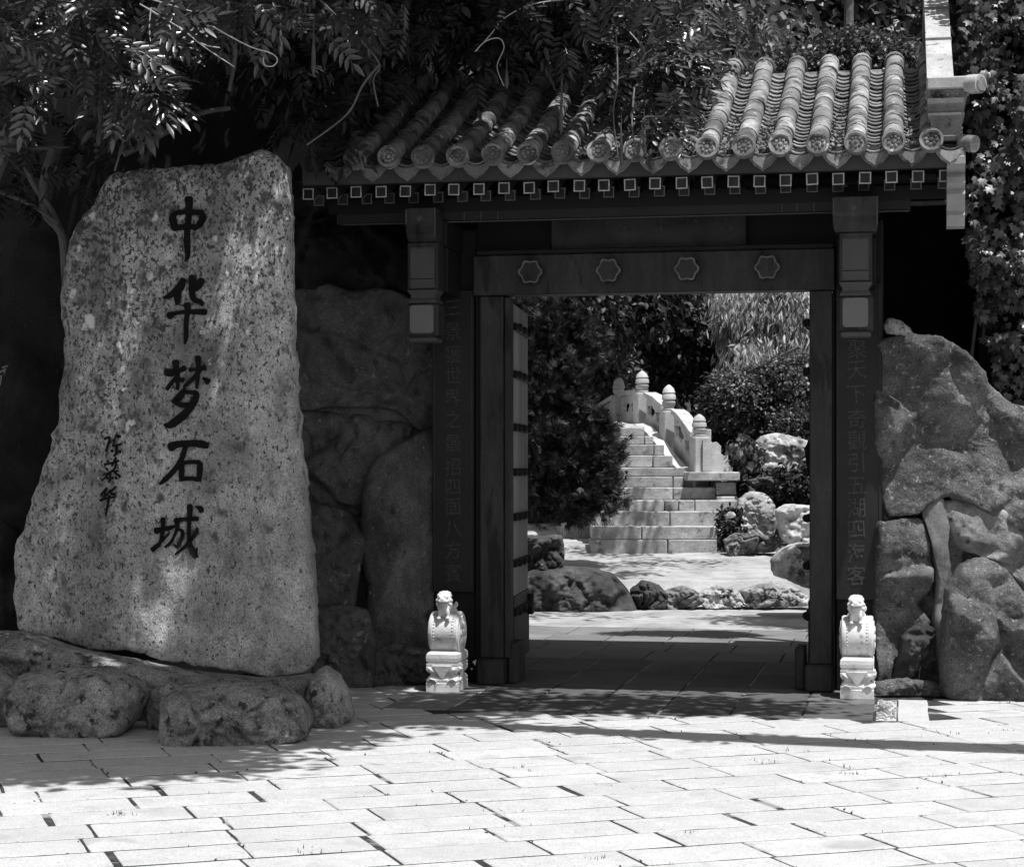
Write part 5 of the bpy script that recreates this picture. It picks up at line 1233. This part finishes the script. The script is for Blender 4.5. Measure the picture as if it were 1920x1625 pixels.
for pts in ([(595,-5,12.2),(650,50,12.2),(690,90,12.2),(712,124,12.2),(700,150,12.2),(709,200,12.2)], [(712,120,12.1),(680,160,12.1),(650,215,12.1),(575,272,12.1)]):
    stem(wis, pts, .008, .005, M_bark, 'twig')
for pts, r in (([(30,260,13.4),(60,340,13.4),(100,400,13.5),(125,455,13.6)], .022), ([(100,280,13.4),(82,340,13.4),(85,400,13.5),(115,440,13.5),(122,520,13.6),(128,600,13.6),(150,720,13.6)], .03), ([(0,360,13.4),(60,385,13.4),(110,420,13.4)], .015), ([(232,290,12.9),(300,255,13.0),(370,215,13.2),(430,203,13.4)], .02), ([(245,190,12.0),(238,240,12.1),(215,320,12.3)], .008), ([(242,200,12.0),(245,235,12.0),(260,265,12.0)], .008), ([(0,285,13.4),(60,280,13.4),(130,275,13.4)], .015), ([(180,0,12.4),(200,60,12.4),(190,130,12.4)], .012), ([(20,0,12),(40,60,12),(60,150,12.1),(85,250,12.3)], .010), ([(400,-10,13.0),(440,80,13.0),(430,170,13.2)], .016), ([(470,-10,13.2),(460,70,13.2),(500,160,13.4)], .014)):
    stem(wis, pts, r, r * .8)
main_tr = stem(wis, [(-90,1260,13.5),(-60,1000,13.4),(-100,700,13.3),(-40,400,13.2),(40,200,13.0),(120,40,12.8),(150,-200,12.6)], .09, .05, M_bark, 'trunk')
def pod(parent, px, py, d, L):
    t = atD(px, py, d); q = [t, t - UP * L * .35, t - UP * L * .6, t - UP * L * .85, t - UP * L]
    q = [a + Vector((noise.noise(Vector((px, i, 0))) * .02, 0, 0)) for i, a in enumerate(q)]
    MB().tube(q, [.002, .004, .012, .014, .003], 6).obj('seed_pod', M_pod, parent, True)
for px, py, L in ((188,120,.36),(103,110,.30),(185,225,.15),(345,60,.16),(588,30,.36),(526,25,.26)): pod(wis, px, py, 11.6, L)

wis2 = thing('wisteria', 'wisteria sprawling down over the middle of the tiled roof', 'wisteria', (-3.0, 15.6, 3.0))
compound_mass(wis2, [(800, 20, 14.9, 100, 30, .3, 190), (1000, 25, 14.9, 120, 30, .3, 240), (1215, 60, 14.5, 60, 40, .25, 230), (1210, 160, 13.6, 36, 40, .10, 70), (1270, 120, 13.9, 26, 26, .12, 60), (1235, 220, 13.25, 26, 22, .06, 26), (640, 70, 14.4, 70, 34, .3, 60)], .22)
compound_mass(wis2, [(610, 190, 13.5, 36, 40, .2, 70), (600, 110, 13.6, 60, 40, .2, 70), (740, 60, 15.2, 80, 30, .2, 80), (1230, 30, 15.2, 90, 40, .3, 120), (900, 10, 15.4, 200, 40, .3, 200)], .22, 'inner_foliage', M_leafd)  # darker leaf colour stands in for shade inside the vine
for px, py, yd_, k in ((905,40,(.8,-.3,.1),3),(960,20,(.9,-.2,.1),3),(1180,60,(.3,-.4,.6),3),(1240,80,(.5,-.4,.3),4),(1270,40,(.4,-.3,.6),4),(1220,110,(.6,-.5,-.2),4),(1190,190,(.2,-.6,-.7),2),(1240,160,(.5,-.5,-.3),3),(1300,95,(.8,-.4,.1),3),(1150,120,(-.4,-.5,-.4),3),(1060,90,(.2,-.5,-.5),3),(820,60,(-.3,-.4,-.4),2)):
    sprig(wis2, px, py, 13.4, yd_, .22, k)
for pts in ([(1100,-5,13.4),(1000,8,13.4),(945,35,13.4),(920,65,13.4),(891,97,13.4)], [(891,97,13.4),(910,78,13.4),(935,72,13.4),(945,90,13.4),(932,125,13.4),(945,162,13.4)], [(1180,60,13.6),(1200,85,13.6),(1195,100,13.6),(1175,112,13.6)]):
    stem(wis2, pts, .0045, .003, M_barkp, 'pale_twig')
for pts in ([(1155,60,13.5),(1158,150,13.2),(1150,215,13.0),(1160,300,12.93)], [(1052,110,13.7),(1054,180,13.4),(1052,240,13.1)], [(1280,170,13.3),(1245,215,13.0),(1205,225,12.95),(1212,292,12.9)], [(1190,160,13.4),(1185,230,13.0),(1192,290,12.9)], [(1228,230,13.0),(1243,250,12.95),(1260,250,12.93),(1268,262,12.9)]):
    stem(wis2, pts, .006, .004, M_bark, 'dry_stem')
for px, py, L in ((1165,215,.34),(1208,205,.3),(1052,150,.36),(1320,10,.2),(950,110,.2)): pod(wis2, px, py, 13.0, L)

# leaf litter in the tile channels
lit = []
for k in range(1100):
    c = rnd.choice((1, 3, 5, 5, 6, 6, 7, 7, 8, 8, 9, 10)); x = cols[c] + rnd.gauss(0, .03); t = abs(rnd.gauss(.12 if c > 3 else .25, .18)); 
    if t > .8: continue
    y, z = roofp(t); lit.append((x, y, z - .035 + rnd.uniform(0, .03)))
P_ = np.array(lit); o = link_mesh('leaf_litter', leaf_mesh('leaf_litter', P_, T_S, .030, 0, .6), None, None, M_dry)
tag(o, 'dead leaves and twigs caught in the roof tile channels', 'leaf litter', kind='stuff')

# ---- shade trees whose crowns reach over the forecourt from above the frame
def s_up(P, h): return Vector(P) + SUN_DIR * ((h - P[2]) / SUN_DIR.z)
blobs = []
for (x, y, z, h, rx_, ry_, n_) in ((-4.6,12.2,2.4,6.2,1.5,.9,2300), (-5.4,11.6,.6,6.3,1.3,1.0,2000), (-4.1,11.6,.8,6.4,.9,.8,2000), (-3.4,12.9,2.0,6.2,1.0,.8,2200), (-3.6,14.2,4.2,6.6,1.1,1.1,3600), (-5.2,10.7,0,5.9,1.3,.55,2600), (-3.9,11.0,0,6.0,.8,.4,1300), (-6.8,12.5,1.5,6.2,1.3,1.6,4200), (-5.6,14.4,1.5,6.6,1.8,1.2,4200), (-7.2,10.6,0,6.0,1.2,.8,2400), (-4.1,13.6,4.2,6.6,.7,.9,2200), (-3.0,14.0,4.2,6.7,.9,.9,1500)):
    c = s_up((x, y, z), h); blobs.append((tuple(c), (rx_, ry_, .45), n_))
for c_, r_, n_ in (((-3.2,13.1,5.7), (1.15,1.4,.25), 3900), ((-3.9,13.9,5.75), (1.1,1.2,.25), 3600), ((-5.3,14.6,5.9), (1.2,1.2,.3), 3000)): blobs.append((c_, r_, n_))  # extra crown leaves added out of frame to darken the left roof
for px, py, rx_, ry_, n_ in ((40,1425,.6,.35,900),(200,1430,.5,.35,900),(330,1425,.4,.3,650),(120,1380,.6,.4,900),(300,1375,.5,.4,800),(440,1375,.45,.4,800),(-120,1440,.7,.5,900),(560,1345,.5,.3,600),(700,1335,.5,.3,600)):
    blobs.append((tuple(s_up(atZ(px, py), 5.9)), (rx_, ry_, .25), n_))
GAPS = [atD(320,180,11.2), atD(390,35,11.2), atD(20,130,11.2), atD(270,70,11.3), atD(120,60,11.5), atD(640,30,12.3), atD(620,160,13.3), atD(60,200,11.2), Vector((-3.14,13.40,.15)), Vector((-3.14,13.38,.55)), atY(1050,170,14.1), atY(1130,180,14.3), atY(1195,205,13.9), atY(965,255,13.3), atY(1110,265,13.2), atY(900,215,13.8), atD(120,1060,12.5), atD(210,700,12.5), atD(440,560,12.5), atD(300,1180,12.5)]  # spots chosen to catch sun; crown leaves on their sun lines are removed
_bp = blob_points
def blob_points(b_, c_, p_):
    P_, D_ = _bp(b_, c_, p_); keep = np.ones(len(P_), bool); sd_ = np.array(SUN_DIR)
    for g_ in GAPS:
        v = P_ - np.array(g_); t_ = v @ sd_; dist = np.linalg.norm(v - t_[:, None] * sd_, axis=1); keep &= ~((dist < (.17 if g_[2] < 1.0 and g_[0] > -3.2 else .12 if g_[1] > 12.0 and g_[0] < -3.3 else .20)) & (t_ > .4))
    return P_[keep], D_[keep]
plant('unseen_shade_tree', 'large spreading tree whose crown shades the inscribed stone from above', 'tree', (-8.2, 9.0, 0), blobs, T_6, .15, M_leafm, clump=.22, per=6, down=.3,
      trunk=[([(-8.2,9.0,0),(-8.0,9.2,2.5),(-7.2,9.8,4.6),(-5.2,10.6,6.0),(-3.0,11.6,6.5)], [.26,.22,.17,.12,.05], True), ([(-7.2,9.8,4.6),(-5.5,9.4,5.7),(-3.6,9.4,6.0)], [.14,.09,.04], False), ([(-7.2,9.8,4.6),(-6.2,12,6.0),(-5.0,13.6,6.5)], [.14,.09,.04], False)])
# long leafy limb added out of view to cast the forecourt shadow band
lp = []
for px, py in ((2500,1425),(2200,1412),(1920,1404),(1650,1395),(1400,1384),(1200,1375),(1000,1364),(860,1356)):
    lp.append(s_up(atZ(px, py), 5.4))
tl = thing('unseen_shade_tree', 'unseen bare limbed tree added right of the forecourt, its long bough casting the shadow band', 'tree', (6.4, 9.6, 0))
MB().tube([(6.6,10.2,0),(6.5,10.2,2.5),(5.8,10.3,4.4)] + [tuple(lp[0] + Vector((.3,0,0)))], [.26,.22,.19,.15], 10).obj('trunk', M_bark, tl, True)
MB().tube(lp, [.20,.20,.19,.18,.17,.15,.12,.04], 10).obj('branch', M_bark, tl, True)
P_, Dd = _bp([(tuple(q), (.35, .10, .08), 90) for q in lp[1:]], .06, 5)
o = link_mesh('foliage', leaf_mesh('foliage', P_, T_6, .12, .3, .9, Dd, .3), tl, None, M_leafm)
# unseen leaves added over the passage front to break up its light
blobs = [(tuple(s_up((x, y, 0), h)), (a, b, .2), n_) for x, y, h, a, b, n_ in ((-2.6,12.9,5.6,.8,.55,900), (-1.5,12.95,5.8,.7,.45,800), (-.75,12.95,5.8,.35,.35,200), (-3.2,12.2,5.6,.8,.6,1000), (-3.9,20.6,6.0,1.2,.3,250), (-4.0,23.6,6.5,.9,.4,600), (-3.98,26.6,6.5,.6,.8,500), (-3.0,25.0,6.5,.8,.5,300))]
P_, Dd = blob_points(blobs, .16, 6)
o = link_mesh('foliage', leaf_mesh('foliage', P_, T_6, .13, .3, .9, Dd, .3), None, None, M_leafm)
tag(o, 'unseen loose foliage added above the gateway to dapple the passage', 'foliage', kind='stuff')

# ---- weeds in the paving joints
wd = []
for px, py, k in ((225,1528,8),(240,1525,6),(990,1445,6),(975,1440,4),(1420,1425,8),(1445,1430,6),(1600,1450,10),(1590,1440,5),(1120,1610,8),(585,1600,8),(560,1590,5),(460,1515,5),(500,1498,6),(1290,1560,5),(1130,1470,4),(940,1520,6),(1770,1455,6),(1500,1408,5),(1785,1375,4),(1888,1370,4),(880,1330,3),(1690,1290,10),(1660,1285,8)):
    c = atZ(px, py)
    for j in range(k * 3): wd.append((c.x + rnd.gauss(0, .04), c.y + rnd.gauss(0, .02), -.012))
P_ = np.array(wd); n = len(P_); V, Fc = scatter(P_, rng.normal(size=(n, 3)) * .5 + np.array([0, 0, .7]), rng.normal(size=(n, 3)), rng.uniform(.014, .04, n), tmpl_simple(.07, .01))
o = link_mesh('weeds', mesh_np('weeds', V, Fc), None, None, M_grass); tag(o, 'tiny weeds growing in the joints of the forecourt paving', 'weeds', kind='stuff')
wd = []
for k in range(16000):
    i = rnd.randrange(len(cand)); pts = cand[i][1]; a, b = rnd.choice(((pts[0], pts[1]), (pts[1], pts[2]), (pts[0], pts[3]))); q = a.lerp(b, rnd.random())
    if noise.noise(Vector((q.x * 1.6, q.y * 1.6, 5))) < .08: continue
    wd.append((q.x + rnd.gauss(0, .005), q.y + rnd.gauss(0, .005), -.006))
P_ = np.array(wd); n = len(P_); V, Fc = scatter(P_, rng.normal(size=(n, 3)) * .8 + np.array([0, 0, .35]), rng.normal(size=(n, 3)), rng.uniform(.008, .024, n), tmpl_simple(.25, .01))
o = link_mesh('moss', mesh_np('moss', V, Fc), None, None, M_grass); tag(o, 'crumbs of moss and dirt along the forecourt joints', 'moss', kind='stuff')
